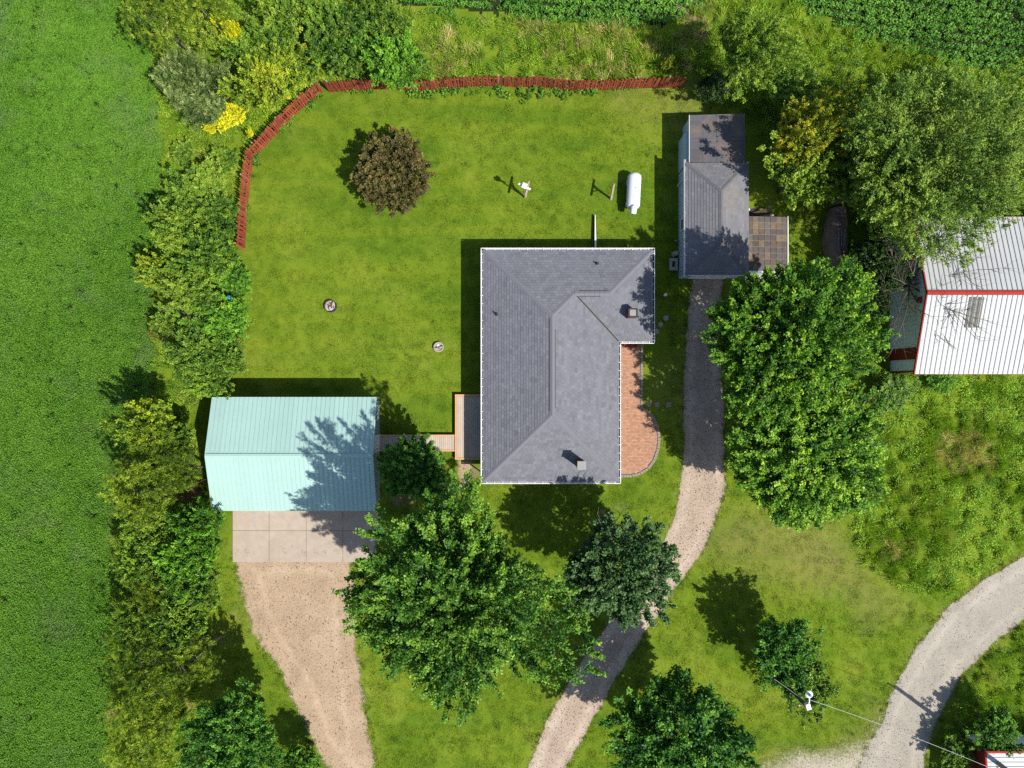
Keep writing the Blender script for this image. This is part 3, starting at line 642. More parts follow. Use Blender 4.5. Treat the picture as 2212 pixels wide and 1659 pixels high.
M['tilegrey'] = plain('rolled_tile_grey', (.110, .098, .092), .9, .2, .25, 5, orand=.25)
M['tilerust'] = plain('rolled_tile_rust', (.155, .118, .085), .9, .2, .3, 6, orand=.3)
M['tarp'] = plain('old_brown_tarp', (.15, .105, .095), .75, .3, .35, 2.2, bstr=.8, dirt=(.16, .055, .025, .5))
M['tarpstraw'] = plain('weathered_slats', (.34, .29, .27), .85, .2, .35, 14)
M['polewood'] = plain('utility_pole_wood', (.14, .115, .095), .9, .2, .2, 8)
M['cable'] = plain('grey_cable', (.45, .45, .43), .5, .4, .05, 2)
M['blue'] = plain('blue_glazed_glass', (.01, .20, .55), .08, .8, .1, 2, bstr=0)

def tabs(mb_v, mb_f, tints, P, course=.20, tw=.30, th=.020, r=None):
    """overlapping shingle tabs laid over one convex roof plane; P[0]->P[1] is the eave"""
    P = [Vector(p) for p in P]; e = (P[1]-P[0]).normalized()
    n = (P[1]-P[0]).cross(P[-1]-P[0]).normalized()
    if n.z < 0: n = -n
    s = n.cross(e)
    if s.z < 0: s = -s
    Q = [((p-P[0]).dot(e), (p-P[0]).dot(s)) for p in P]
    if sum(Q[i][0]*Q[(i+1) % len(Q)][1]-Q[(i+1) % len(Q)][0]*Q[i][1] for i in range(len(Q))) < 0: Q = Q[::-1]
    xa = min(q[0] for q in Q); xb = max(q[0] for q in Q); ya = min(q[1] for q in Q); yb = max(q[1] for q in Q)
    def clip(poly):
        for i in range(len(Q)):
            a, b = Q[i], Q[(i+1) % len(Q)]; out = []
            f = lambda p: (b[0]-a[0])*(p[1]-a[1])-(b[1]-a[1])*(p[0]-a[0])
            for j in range(len(poly)):
                p, q = poly[j], poly[(j+1) % len(poly)]; fp, fq = f(p), f(q)
                if fp >= 0: out.append(p)
                if fp*fq < 0: t = fp/(fp-fq); out.append((p[0]+t*(q[0]-p[0]), p[1]+t*(q[1]-p[1])))
            poly = out
            if len(poly) < 3: return []
        return poly
    j = 0; y = ya
    while y < yb:
        x = xa - (j % 2)*tw*.5 - (j % 3)*.04
        rowt = r.uniform(-.08, .08)
        while x < xb:
            c = clip([(x+.004, y), (x+tw-.004, y), (x+tw-.004, y+course), (x+.004, y+course)])
            if len(c) >= 3:
                t = th*r.uniform(.8, 1.3); k = len(mb_v)
                for (a, b) in c: mb_v.append(P[0] + e*a + s*b + n*(.002 + t*(1-(b-y)/course)))
                mb_f.append(tuple(range(k, k+len(c)))); tints.append(min(1, max(0, r.gauss(.5, .17)+rowt)))
                lo = [q for q in c if abs(q[1]-y) < 1e-4]
                if len(lo) == 2:
                    k2 = len(mb_v)
                    for q, h in ((lo[0], t), (lo[1], t), (lo[1], -.004), (lo[0], -.004)): mb_v.append(P[0] + e*q[0] + s*q[1] + n*(.002+h))
                    mb_f.append((k2, k2+1, k2+2, k2+3)); tints.append(.25)
            x += tw
        y += course; j += 1

def shingles(name, planes, mat, parent, seed, **kw):
    r = random.Random(seed); v_ = []; f_ = []; t_ = []
    for P in planes: tabs(v_, f_, t_, P, r=r, **kw)
    o = mobj(name, v_, f_, mat, parent); a = o.data.attributes.new('tint', 'FLOAT', 'FACE'); a.data.foreach_set('value', t_)
    o['kind'] = 'stuff'; return o

def cap_strip(mb_, a, b, zf, wd=.15, step=.2, lift=.022):
    """lapped cap shingles bent over a hip or ridge"""
    a, b = Vector(a), Vector(b); d = Vector((b.x-a.x, b.y-a.y, 0)); L = d.length; d.normalize(); s = Vector((-d.y, d.x, 0)); n = max(2, int(L/step))
    for i in range(n):
        p0 = a.lerp(b, i/n); p1 = a.lerp(b, (i+1)/n+.1/n); v_ = []
        for p, l in ((p0, lift+.012), (p1, lift)):
            for o_ in (-wd, 0, wd):
                q = p + s*o_; z = zf(q.x, q.y) + l + (.006 if o_ == 0 else 0); v_.append((q.x, q.y, z))
        v_ += [(x_, y_, z_-.03) for x_, y_, z_ in v_[:3]]
        mb_.add(v_, [(0, 1, 4, 3), (1, 2, 5, 4), (6, 7, 1, 0), (7, 8, 2, 1)])

def rectwalls(mb_, poly, z0, z1):
    n = len(poly)
    for i in range(n):
        (x0, y0), (x1, y1) = poly[i], poly[(i+1) % n]
        mb_.add([(x0, y0, z0), (x1, y1, z0), (x1, y1, z1), (x0, y0, z1)], [(0, 1, 2, 3)])

def window(parent, c, w_, h_, axis, name='window'):
    """axis: outward direction; frame with glass pane and sill"""
    ax = Vector(axis); sd = Vector((-ax.y, ax.x, 0)); c = Vector(c)
    f = MB()
    for s_ in (-1, 1): f.beam(c+sd*s_*w_/2+Vector((0, 0, -h_/2-.04)), c+sd*s_*w_/2+Vector((0, 0, h_/2+.04)), .08, .08, ax)
    for s_ in (-1, 1): f.beam(c+sd*(-w_/2+.04)+Vector((0, 0, s_*h_/2)), c+sd*(w_/2-.04)+Vector((0, 0, s_*h_/2)), .076, .076, ax)
    f.beam(c+sd*(-w_/2+.04), c+sd*(w_/2-.04), .04, .04, ax)
    o = f.build(name, M['white'], parent)
    g_ = MB(); g_.beam(c+sd*(-w_/2+.03)-ax*.01, c+sd*(w_/2-.03)-ax*.01, .015, h_-.06, ax.cross(sd)); 
    q = MB(); a = c-sd*(w_/2-.03)+ax*.012; b = c+sd*(w_/2-.03)+ax*.012; hz = Vector((0, 0, h_/2-.03))
    q.add([a-hz, b-hz, b+hz, a+hz], [(0, 1, 2, 3)]); q.build('pane', M['glass'], o)
    return o

# ---------------- the house
house = empty('house', (2.66, 1.2, 0), 'grey hip roofed farmhouse with white gutters in the middle of the lawn', 'house')
HO = Vector((2.66, 1.2, 0))
class Off:                         # children of an empty keep world coordinates through a parent inverse
    pass
def under(parent):
    for c in list(parent.children): c.matrix_parent_inverse = Matrix.Translation(-parent.location)
x0, x1, x2, yb, ys, yt = -2.0, 7.32, 9.64, -6.70, 2.90, 9.18; ze = 2.62; pt = .4163
def zr(x, y):
    m = min(x-x0, x1-x, y-yb, yt-y); w_ = min(x2-x, y-ys, yt-y, x-x0); return ze + pt*max(m, w_)
P1 = (2.66, 4.52, zr(2.66, 4.52)); P2 = (2.66, -2.04, zr(2.66, -2.04)); R1 = (4.18, 6.04, zr(4.18, 6.04)); R2 = (6.50, 6.04, zr(6.5, 6.04))
TL, TR, BR, BL, IC, SE = (x0, yt, ze), (x2, yt, ze), (x1, yb, ze), (x0, yb, ze), (x1, ys, ze), (x2, ys, ze)
planes = [[TL, BL, P2, P1], [BL, BR, P2], [BR, IC, R1, P1, P2], [IC, SE, R2, R1], [SE, TR, R2], [TL, (4.18, yt, ze), R1, P1], [(4.18, yt, ze), TR, R2, R1]]
mb = MB()
for P in planes: mb.add(P, [tuple(range(len(P)))])
roof = mb.build('roof', M['shingle'], house)
shingles('shingle', planes, M['shingle'], roof, 3)
for a, b in ((TL, P1), (BL, P2), (BR, P2), (P1, R1), (TR, R2), (SE, R2)): mb = MB(); cap_strip(mb, a, b, zr); mb.build('hip_cap', M['cap'], roof)
mb = MB(); cap_strip(mb, P2, P1, zr, .165, .3, .03); mb.build('ridge_cap', M['cap'], roof)
mb = MB(); cap_strip(mb, R1, R2, zr, .165, .3, .03); mb.build('ridge_cap', M['cap'], roof)
mb = MB(); s_ = MB()
# vent slots beside the ridges and the dark open valley
for a, b in (((2.66-.185, 4.3), (2.66-.185, -1.8)), ((2.66+.185, 3.6), (2.66+.185, -1.6)), ((4.5, 6.225), (6.4, 6.225)), ((4.5, 5.855), (5.9, 5.855))):
    A = Vector((*a, zr(*a)+.034)); B = Vector((*b, zr(*b)+.034)); mb.beam(A, B, .04, .014)
o = mb.build('ridge_vent_slot', M['debris'], roof); o['kind'] = 'stuff'
mb = MB(); mb.beam(Vector((4.30, 5.92, zr(4.30, 5.92)+.060)), Vector((7.28, 2.94, zr(7.28, 2.94)+.060)), .075, .014); mb.build('valley_flashing', M['debris'], roof)
# walls, fascia, soffit
wp_ = [(x0+.45, yb+.45), (x1-.45, yb+.45), (x1-.45, ys+.45), (x2-.45, ys+.45), (x2-.45, yt-.45), (x0+.45, yt-.45)]
mb = MB(); rectwalls(mb, wp_, -.02, ze+.12); wall = mb.build('wall', M['siding'], house)
mb = MB(); mb.add([(x, y, ze-.09) for x, y in ((x0, yb), (x1, yb), (x1, yt), (x0, yt))], [(0, 1, 2, 3)]); mb.add([(x, y, ze-.094) for x, y in ((x1, ys), (x2, ys), (x2, yt), (x1, yt))], [(0, 1, 2, 3)])
mb.build('soffit', M['white'], house)
for c, ax in (((x1-.43, -4, 1.3), (1, 0, 0)), ((x1-.43, -.2, 1.3), (1, 0, 0)), ((0, yb+.43, 1.3), (0, -1, 0)), ((4.5, yb+.43, 1.3), (0, -1, 0)), ((x0+.43, 5, 1.3), (-1, 0, 0)), ((x0+.43, 1.5, 1.3), (-1, 0, 0)), ((1, yt-.43, 1.3), (0, 1, 0)), ((6, yt-.43, 1.3), (0, 1, 0)), ((x2-.43, 6.5, 1.3), (1, 0, 0))):
    window(house, c, 1.2, 1.2, ax)
for c, ax in (((x0+.43, -3, 1.08), (-1, 0, 0)), ((8.25, ys+.43, 1.05), (0, -1, 0))):
    ax = Vector(ax); sd = Vector((-ax.y, ax.x, 0)); c = Vector(c); mb = MB(); mb.beam(c-Vector((0, 0, 1.0)), c+Vector((0, 0, 1.0)), .95, .06, ax); d_ = mb.build('door', M['reddoor'], house)
    mb = MB(); mb.box(c+sd*.35+ax*.07, (.06, .06, .06)); mb.build('handle', M['capmetal'], d_)
# gutters: an open channel with hanger straps every 0.55 m
edges = [(BL, BR, (0, -1)), (BR, IC, (1, 0)), (IC, SE, (0, -1)), (SE, TR, (1, 0)), (TR, TL, (0, 1)), (TL, BL, (-1, 0))]
gw = .125
strap = MB(); strap.box((0, gw/2, 0), (.035, gw+.04, .012)); strap_me = strap.build('gutter_strap', M['gutter'], None).data
bpy.data.objects.remove(bpy.data.objects['gutter_strap'])
for a, b, nn in edges:
    a, b, nn = Vector(a), Vector(b), Vector((*nn, 0)); d = (b-a).normalized()
    ea = a - d*(0 if (a-Vector(IC)).length < .1 else 0); L = (b-a).length
    ex0 = gw if (a-Vector(IC)).length > .1 else -gw; ex1 = gw if (b-Vector(IC)).length > .1 else -gw
    if ex0 < 0: ex0 = -gw-.004
    if ex1 < 0: ex1 = -gw-.004
    mb = MB()
    mb.beam(a+nn*(gw)+Vector((0, 0, -.045))-d*ex0, b+nn*(gw)+Vector((0, 0, -.045))+d*ex1, .018, .13)      # outer lip
    mb.beam(a+nn*(gw-.012)+Vector((0, 0, .022))-d*ex0, b+nn*(gw-.012)+Vector((0, 0, .022))+d*ex1, .045, .01)
    mb.beam(a+nn*(gw/2)+Vector((0, 0, -.105)), b+nn*(gw/2)+Vector((0, 0, -.105)), gw-.03, .012)       # floor
    mb.beam(a+nn*.012+Vector((0, 0, -.055)), b+nn*.012+Vector((0, 0, -.055)), .012, .09)
    gt = mb.build('gutter', M['gutter'], house)
    mb = MB(); mb.beam(a+nn*(gw/2)+Vector((0, 0, -.09)), b+nn*(gw/2)+Vector((0, 0, -.09)), gw-.05, .012); mb.build('gutter_debris', M['debris'] if nn.x > 0 else M['gutter'], gt)
    k_ = int(L/.57)
    for i in range(k_+1):
        p = a + d*(L*(i+.5)/(k_+1)) + Vector((0, 0, .028)); inst('strap', strap_me, gt, p, (0, 0, math.atan2(-nn.x, nn.y)))
# chimneys
def chimney(cx, cy, w_, ztop, capmat, open_=False):
    zb = zr(cx, cy)-.4; mb = MB(); n = int((ztop-zb)/.075)
    root = None
    for i in range(n):
        z = zb + i*.075; off = .03 if i % 2 else -.03; nb = 2 if i % 2 else 3
        for s_ in range(4):
            ang = s_*math.pi/2; Rm = Matrix.Rotation(ang, 3, 'Z')
            for k_ in range(nb):
                L = w_/nb; c = Rm @ Vector((-w_/2 + L*(k_+.5), w_/2-.045, 0)); mb.box(Vector((cx, cy, z+.034))+c, (L-.012, .09, .064), Rm)
    ch = mb.build('chimney', M['brick'], house)
    mb = MB(); mb.bx(cx-w_/2+.012, cx+w_/2-.012, cy-w_/2+.012, cy+w_/2-.012, zb, ztop-.03); mb.build('mortar_core', M['stone'], ch)
    mb = MB()
    if open_:
        for (ax_, bx_) in (((-1, -1), (1, -1)), ((1, -1), (1, 1)), ((1, 1), (-1, 1)), ((-1, 1), (-1, -1))):
            h = w_/2-.02; mb.beam((cx+ax_[0]*h, cy+ax_[1]*h, ztop), (cx+bx_[0]*h, cy+bx_[1]*h, ztop), .09, .05)
        mb.build('chimney_rim', M['dark'], ch); mb = MB(); mb.bx(cx-w_/2+.07, cx+w_/2-.07, cy-w_/2+.07, cy+w_/2-.07, ztop-.03, ztop-.015); mb.build('chimney_cap', M['capmetal'], ch)
    else:
        mb.bx(cx-w_/2-.05, cx+w_/2+.05, cy-w_/2-.05, cy+w_/2+.05, ztop+.12, ztop+.15)
        for sx in (-1, 1):
            for sy in (-1, 1): mb.bx(cx+sx*w_*.4-.02, cx+sx*w_*.4+.02, cy+sy*w_*.4-.02, cy+sy*w_*.4+.02, ztop-.03, ztop+.12)
        mb.build('chimney_cap', M['capmetal'], ch)
chimney(4.55, -5.32, .46, 4.85, 'capmetal'); chimney(8.02, 4.72, .58, 4.25, 'capmetal', True)
for u, v in ((1073, 678), (1290, 569)):
    p = V(u, v, 3.2); z = zr(p.x, p.y); mb = MB(); mb.tube([(p.x, p.y, z-.05), (p.x, p.y, z+.32)], .055, 10); mb.lathe([(.14, z+.01), (.06, z+.07)], (p.x, p.y, 0), 12); mb.build('vent_pipe', M['dark'], house)
mb = MB(); a = Vector((-1.6, yb-.09, ze-.15)); mb.beam(a, a-Vector((0, 0, 2.4)), .08, .06); mb.build('downspout', M['gutter'], house)
mb = MB(); a = Vector((x1+.1, ys+.25, ze-.15)); 
under(house)

# doormat / bench by the patio door
mb = MB()
for k_ in range(4): mb.bx(8.0, 8.95, ys-.20+.085*k_-.08, ys-.20+.085*k_-.01, .42, .45)
for x_ in (8.1, 8.85): mb.bx(x_-.03, x_+.03, ys-.25, ys+.02, .07, .42)
o = mb.build('bench', M['reddoor']); tag(o, 'dark red bench under the eave at the top of the brick patio', 'bench')

# ---------------- brick patio
PB = [V(1337, 741), V(1383, 741), V(1383, 884), V(1397, 890), V(1408, 903), V(1417, 922), V(1421, 945), V(1419, 968), V(1411, 992), V(1398, 1010), V(1382, 1020), V(1362, 1025), V(1337, 1025)]
pb = [(p.x, p.y) for p in PB]; pb[0] = (6.9, pb[0][1]+.5); pb[1] = (pb[1][0], pb[1][1]+.5); pb[-1] = (6.9, pb[-1][1])
patio = empty('patio', (8.6, -2.5, 0), 'salmon brick patio with rounded end and grey edging beside the house', 'patio')
mb = MB(); mb.add([(x, y, .03) for x, y in pb], [tuple(range(len(pb)))]); mb.build('mortar_bed', M['border'], patio)
bv = []; bf = []; bt = []; r_ = random.Random(4); row = 0; y = min(p[1] for p in pb)
X_, Y_, = [], []
while y < max(p[1] for p in pb):
    x = 6.9 - (row % 2)*.1
    while x < 10.6: X_.append(x+.1); Y_.append(y+.052); x += .2
    y += .104; row += 1
dd = sdf(np.array(X_), np.array(Y_), pb)
for x, y, d in zip(X_, Y_, dd):
    if d < -.06:
        z = .055 + r_.uniform(-.004, .004); k = len(bv)
        for sx, sy in ((-.096, -.048), (.096, -.048), (.096, .048), (-.096, .048)): bv.append((x+sx, y+sy, z+r_.uniform(-.002, .002)))
        for sx, sy in ((-.096, -.048), (.096, -.048), (.096, .048), (-.096, .048)): bv.append((x+sx, y+sy, .03))
        bf += [(k, k+1, k+2, k+3), (k, k+4, k+5, k+1), (k+1, k+5, k+6, k+2), (k+2, k+6, k+7, k+3), (k+3, k+7, k+4, k)]; t = min(1, max(0, r_.gauss(.5, .22))); bt += [t]*5
o = mobj('brick', bv, bf, M['paver'], patio); a = o.data.attributes.new('tint', 'FLOAT', 'FACE'); a.data.foreach_set('value', bt); o['kind'] = 'stuff'
mb = MB(); mb.box((0, 0, 0), (.185, .19, .09)); st_ = mb.build('edging_stone', M['border']); st_me = st_.data; bpy.data.objects.remove(st_)
bp = [Vector((x, y, 0)) for x, y in pb[1:]]; acc = 0.1
for a, b in zip(bp[:-1], bp[1:]):
    L = (b-a).length; d = (b-a).normalized(); nn_ = Vector((-d.y, d.x, 0))*(-1 if True else 1)
    while acc < L:
        p = a + d*acc + Vector((d.y, -d.x, 0))*(-.1); 
        for k_, off in enumerate((-.09, )):
            inst('edging_stone', st_me, patio, (p.x, p.y, .045+random.uniform(-.008, .008)), (0, 0, math.atan2(d.y, d.x)+random.uniform(-.06, .06)))
        acc += .2
    acc -= L
under(patio)

# ---------------- deck and boardwalk
zd = .42
deck = empty('deck', (-2.9, -3, 0), 'small timber deck with orange trim along the west side of the house', 'deck')
a = V(983, 852, zd); b = V(1044, 993, zd); dx0, dy1, dx1, dy0 = a.x, a.y, -1.56, b.y
n = int((dx1-dx0-.14)/.125); bw = (dx1-dx0-.14)/n
mb = MB(); mb.bx(-bw/2+.005, bw/2-.005, dy0+.14, dy1-.14, -.025, 0); t_ = mb.build('deck_board', M['deck']); bm_ = t_.data; bpy.data.objects.remove(t_)
for i in range(n): inst('deck_board', bm_, deck, (dx0+.14+bw*(i+.5), 0, zd+random.uniform(-.002, .002)))
for (p0, p1) in (((dx0+.065, dy0), (dx0+.065, dy1)), ((dx0+.135, dy1-.065), (dx1, dy1-.065)), ((dx0+.135, dy0+.065), (dx1, dy0+.065))):
    mb = MB(); mb.beam((*p0, zd+.012), (*p1, zd+.012), .125, .05); mb.build('edge_board', M['deckedge'], deck)
for (p0, p1) in (((dx0+.02, dy0), (dx0+.02, dy1)), ((dx0, dy1-.02), (dx1, dy1-.02)), ((dx0, dy0+.02), (dx1, dy0+.02))):
    mb = MB(); mb.beam((*p0, zd-.16), (*p1, zd-.16), .04, .26); mb.build('rim_joist', M['greywood'], deck)
under(deck)
walk = empty('boardwalk', (-6.8, -4, 0), 'narrow timber boardwalk joining the garage side door to the deck', 'boardwalk')
a = V(822, 939, zd-.06); b = V(983, 975, zd-.06); wx0, wy1, wx1, wy0 = -9.5, a.y, dx0-.004, b.y
n = int((wx1-wx0-.1)/.14); bw = (wx1-wx0-.1)/n
mb = MB(); mb.bx(-bw/2+.006, bw/2-.006, wy0+.11, wy1-.11, -.025, 0); t_ = mb.build('walk_board', M['deck']); bm_ = t_.data; bpy.data.objects.remove(t_)
for i in range(n): inst('walk_board', bm_, walk, (wx0+.1+bw*(i+.5), 0, zd-.06+random.uniform(-.002, .002)))
for (p0, p1) in (((wx0, wy1-.05), (wx1, wy1-.05)), ((wx0, wy0+.05), (wx1, wy0+.05)), ((wx0+.05, wy0+.104), (wx0+.05, wy1-.104))):
    mb = MB(); mb.beam((*p0, zd-.045), (*p1, zd-.045), .1, .05); mb.build('edge_board', M['deckedge'], walk)
    mb = MB(); mb.beam((*p0, zd-.2), (*p1, zd-.2), .04, .22); mb.build('rim_joist', M['greywood'], walk)
under(walk)

# ---------------- garage
gar = empty('garage', (-14.7, -4.75, 0), 'pale mint green metal roofed garage west of the house', 'garage')
gx0, gx1, gy0, gy1 = -20.3, -9.22, -8.58, -.91; gze, gzr = 3.1, 4.30; gyr = (gy0+gy1)/2
def gabled(root, x0, x1, y0, y1, ze_, zr_, np_, rib, roofmat, wallmat, ridgemat, ov=.3, ridge_w=.22, ribs=3, ribshade=None):
    yr = (y0+y1)/2; pw = (x1-x0)/np_
    for side in (-1, 1):
        yl = y0 if side < 0 else y1; d = Vector((0, yr-yl, zr_-ze_)); n = Vector((0, -(zr_-ze_)*side*-1, abs(yr-yl))).normalized(); n = Vector((0, side*(zr_-ze_), abs(yr-yl))).normalized()
        mb = MB(); e0 = Vector((0, yl, ze_)); prof = []
        for k_ in range(ribs):
            c = pw*k_/ribs; prof += [(c, 0), (c+.010, rib), (c+.030, rib), (c+.078, 0), (c+pw/ribs-.001, 0)]
        prof = [(px, h) for px, h in prof]; v_ = [e0 + Vector((px, 0, 0)) + n*h for px, h in prof] + [e0 + d + Vector((px, 0, 0)) + n*h for px, h in prof]
        m_ = len(prof); mb.add(v_, [(i, i+1, m_+i+1, m_+i) for i in range(m_-1)]); t_ = mb.build('roof_panel', roofmat); pm = t_.data; pm.materials.append(ribshade or roofmat)
        for i_, pl_ in enumerate(pm.polygons): pl_.material_index = 1 if i_ % 5 in (2,) else 0  # one flank of every rib takes the painted shadow colour
        bpy.data.objects.remove(t_)
        rr = random.Random(8+side)
        for i in range(np_):
            q = inst('roof_panel', pm if i else pm, root, (x0+pw*i, 0, rr.uniform(0, .003)))
    mb = MB()
    for side in (-1, 1):
        yl = y0 if side < 0 else y1; t = ridge_w/abs(yr-yl); s0 = Vector((x0-.01, yr, zr_+.045+rib)); s1 = Vector((x1+.01, yr, zr_+.045+rib)); dn = Vector((0, (yl-yr)*t, (ze_-zr_)*t))
        mb.add([s0, s1, s1+dn, s0+dn, s0+Vector((0, 0, -.03)), s1+Vector((0, 0, -.03)), s1+dn-Vector((0, 0, .03)), s0+dn-Vector((0, 0, .03))], [(0, 1, 2, 3), (2, 3, 7, 6), (0, 3, 7, 4), (1, 2, 6, 5)])
    mb.build('ridge_cap', ridgemat, root)
    for xx in (x0, x1):
        mb = MB()
        for side in (-1, 1):
            yl = y0 if side < 0 else y1; mb.beam(Vector((xx, yl, ze_-.04)), Vector((xx, yr, zr_-.04)), .07 if ridge_w < .2 else ridge_w*.75, .16)
        mb.build('rake_trim', ridgemat, root)
    for yl in (y0, y1):
        mb = MB(); mb.beam((x0, yl, ze_-.06), (x1, yl, ze_-.06), .05, .12); mb.build('eave_trim', ridgemat, root)
    a0, a1, b0, b1 = x0+ov, x1-ov, y0+ov, y1-ov
    mb = MB(); rectwalls(mb, [(a0, b0), (a1, b0), (a1, b1), (a0, b1)], -.02, ze_-.02+ov*.2)
    for xx in (a0, a1): mb.add([(xx, b0, ze_-.03), (xx, b1, ze_-.03), (xx, yr, zr_-.06)], [(0, 1, 2)])
    wl = mb.build('wall', wallmat, root)
    mb = MB(); zt = lambda y: ze_ + (zr_-ze_)*(1-abs(y-yr)/(yr-y0)) - .12
    y = b0+.15
    while y < b1:
        for xx, s_ in ((a0, -1), (a1, 1)): mb.beam((xx+s_*.012, y, 0), (xx+s_*.012, y, zt(y)), .05, .03, Vector((1, 0, 0)))
        y += .3
    o = mb.build('siding_rib', wallmat, wl); o['kind'] = 'stuff'
    return wl
gabled(gar, gx0, gx1, gy0, gy1, gze, gzr, 12, .030, M['mint'], M['mintwall'], M['mint'], .3, .14, 3, M['mintribshade'])
wx = gx1-.3
mb = MB(); cy = (wy0+wy1)/2+.05; mb.bx(wx+.02, wx+.06, cy-.48, cy+.48, .38, 2.42); dr = mb.build('door', M['white'], gar); mb = MB(); mb.box((wx+.09, cy-.36, 1.35), (.05, .05, .05)); mb.build('handle', M['dark'], dr)
mb = MB()
for y_ in (cy-.54, cy+.54): mb.bx(wx+.02, wx+.10, y_-.05, y_+.05, .36, 2.5)
mb.bx(wx+.02, wx+.098, cy-.49, cy+.49, 2.42, 2.5); mb.build('door_frame', M['white'], gar)
window(gar, (wx+.03, -2.0, 1.5), 1.0, 1.0, (1, 0, 0))
for cx_ in (-17.6, -12.2):
    mb = MB(); mb.bx(cx_-2.2, cx_+2.2, gy0+.22, gy0+.28, 0.05, 2.45); dd_ = mb.build('garage_door', M['white'], gar)
    for z_ in (.6, 1.15, 1.7, 2.25): mb = MB(); mb.bx(cx_-2.2, cx_+2.2, gy0+.20, gy0+.22, z_, z_+.02); mb.build('panel_groove', M['capmetal'], dd_)
mb = MB(); mb.tube([(wx+.08, -.62-.9, 2.9), (wx+.08, -.62-.9, .1)], .04, 8); mb.build('downspout', M['gutter'], gar)
under(gar)
# concrete apron: poured panels with joints
ap = empty('concrete_apron', (-14.8, -10.7, 0), 'pale concrete pad in front of the garage with saw cut joints', 'driveway pad')
xs_ = [V(503, 0).x, V(582, 0).x, V(662, 0).x, V(741, 0).x, V(817, 0).x]; ys_ = [V(0, 1214).y, V(0, 1146).y, -8.0, -.9]
for i in range(4):
    for j in range(3):
        mb = MB(); mb.bx(xs_[i]+.012, xs_[i+1]-.012, ys_[j]+.012, ys_[j+1]-.012, -.05, .07+random.uniform(-.004, .004)); mb.build('concrete_panel', M['concrete'], ap)
mb = MB(); mb.bx(xs_[0]+.02, xs_[-1]-.02, ys_[0]+.02, ys_[-1]-.02, -.04, .055); mb.build('joint_bed', M['rust'], ap)
under(ap)
mb = MB(); mb.bx(-18.55, -18.40, -10.3, -9.3, .077, .080); o = mb.build('paint_mark', M['stone']); tag(o, 'short pale scuff stripe on the concrete pad', 'paint mark')

# ---------------- small sheds north east
shed = empty('shed', (14.05, 11.3, 0), 'grey hip roofed shed with white west gutter at the end of the driveway', 'shed')
sx0, sx1, sy0, sy1, sze, spt = 11.89, 16.20, 7.46, 15.13, 2.6, .46; sxm = (sx0+sx1)/2; hw = (sx1-sx0)/2
zs = lambda x, y: sze + spt*min(x-sx0, sx1-x, y-sy0, sy1-y)
A, B, C_, D = (sx0, sy0, sze), (sx1, sy0, sze), (sx1, sy1, sze), (sx0, sy1, sze); Q0 = (sxm, sy0+hw, sze+spt*hw); Q1 = (sxm, sy1-hw, sze+spt*hw)
pl = [[D, A, Q0, Q1], [A, B, Q0], [B, C_, Q1, Q0], [C_, D, Q1]]
mb = MB(); [mb.add(P, [tuple(range(len(P)))]) for P in pl]; rf = mb.build('roof', M['shingle2'], shed); shingles('shingle', pl, M['shingle2'], rf, 12)
for a, b in ((A, Q0), (B, Q0), (C_, Q1), (D, Q1), (Q0, Q1)): mb = MB(); cap_strip(mb, a, b, zs, .13); mb.build('hip_cap', M['shingle2'], rf)
mb = MB(); rectwalls(mb, [(sx0+.1, sy0+.15), (sx1-.15, sy0+.15), (sx1-.15, sy1-.1), (sx0+.1, sy1-.1)], -.02, sze); mb.build('wall', M['blueside'], shed)
mb = MB(); y = sy0+.3
while y < sy1-.2: mb.beam((sx0+.085, y, 0), (sx0+.085, y, sze-.1), .03, .025, Vector((1, 0, 0))); y += .25
o = mb.build('siding_rib', M['blueside'], shed); o['kind'] = 'stuff'
mb = MB(); mb.beam((sx0-.10, sy0, sze-.05), (sx0-.10, sy1+.25, sze-.05), .02, .12); mb.beam((sx0-.05, sy0, sze-.10), (sx0-.05, sy1+.25, sze-.10), .10, .012); mb.beam((sx0+.005, sy0, sze-.04), (sx0+.005, sy1+.25, sze-.04), .02, .12); mb.build('gutter', M['gutter'], shed)
mb = MB(); mb.beam((sx0-.11, sy0-.02, sze-.04), (sx1, sy0-.02, sze-.04), .035, .10); mb.build('eave_trim', M['gutter'], shed)
mb = MB(); mb.bx(sx0+.7, sx1-.9, sy0+.10, sy0+.14, .05, 2.2); mb.build('door', M['white'], shed)
mb = MB(); mb.tube([(sx0-.02, 14.2, 2.4), (sx0-.02, 14.2, .2)], .04, 8); mb.build('downspout', M['gutter'], shed)
window(shed, (sx0+.07, 11.2, 1.4), .8, .9, (-1, 0, 0))
under(shed)
shed2 = empty('shed', (14.1, 16.8, 0), 'dark flat roofed shed with pale blue wall at the far north end', 'shed')
tx0, tx1, ty0, ty1 = 12.22, 15.94, 15.16, 18.51
PL = [[(tx0, ty0, 2.32), (tx0, ty1, 2.32), (tx1, ty1, 2.62), (tx1, ty0, 2.62)]]
mb = MB(); mb.add(PL[0], [(0, 1, 2, 3)]); rf = mb.build('roof', M['rolled'], shed2); shingles('roofing_sheet', PL, M['rolled'], rf, 31, course=.92, tw=.98, th=.012)
mb = MB(); mb.beam((tx0, (ty0+ty1)/2-.1, 2.34), (tx1, (ty0+ty1)/2-.1, 2.64), .05, .02); mb.build('roof_seam', M['shingle2'], rf)
mb = MB(); mb.beam((tx0-.02, ty0, 2.30), (tx0-.02, ty1, 2.30), .03, .14); mb.build('eave_trim', M['white'], shed2)
mb = MB(); rectwalls(mb, [(tx0+.06, ty0+.05), (tx1-.1, ty0+.05), (tx1-.1, ty1-.1), (tx0+.06, ty1-.1)], -.02, 2.3); mb.build('wall', M['blueside'], shed2)
mb = MB(); mb.bx(11.98, tx0+.04, ty0+.02, ty1-1.1, 0, 1.95); bump_ = mb.build('wall_cupboard', M['blueside'], shed2)
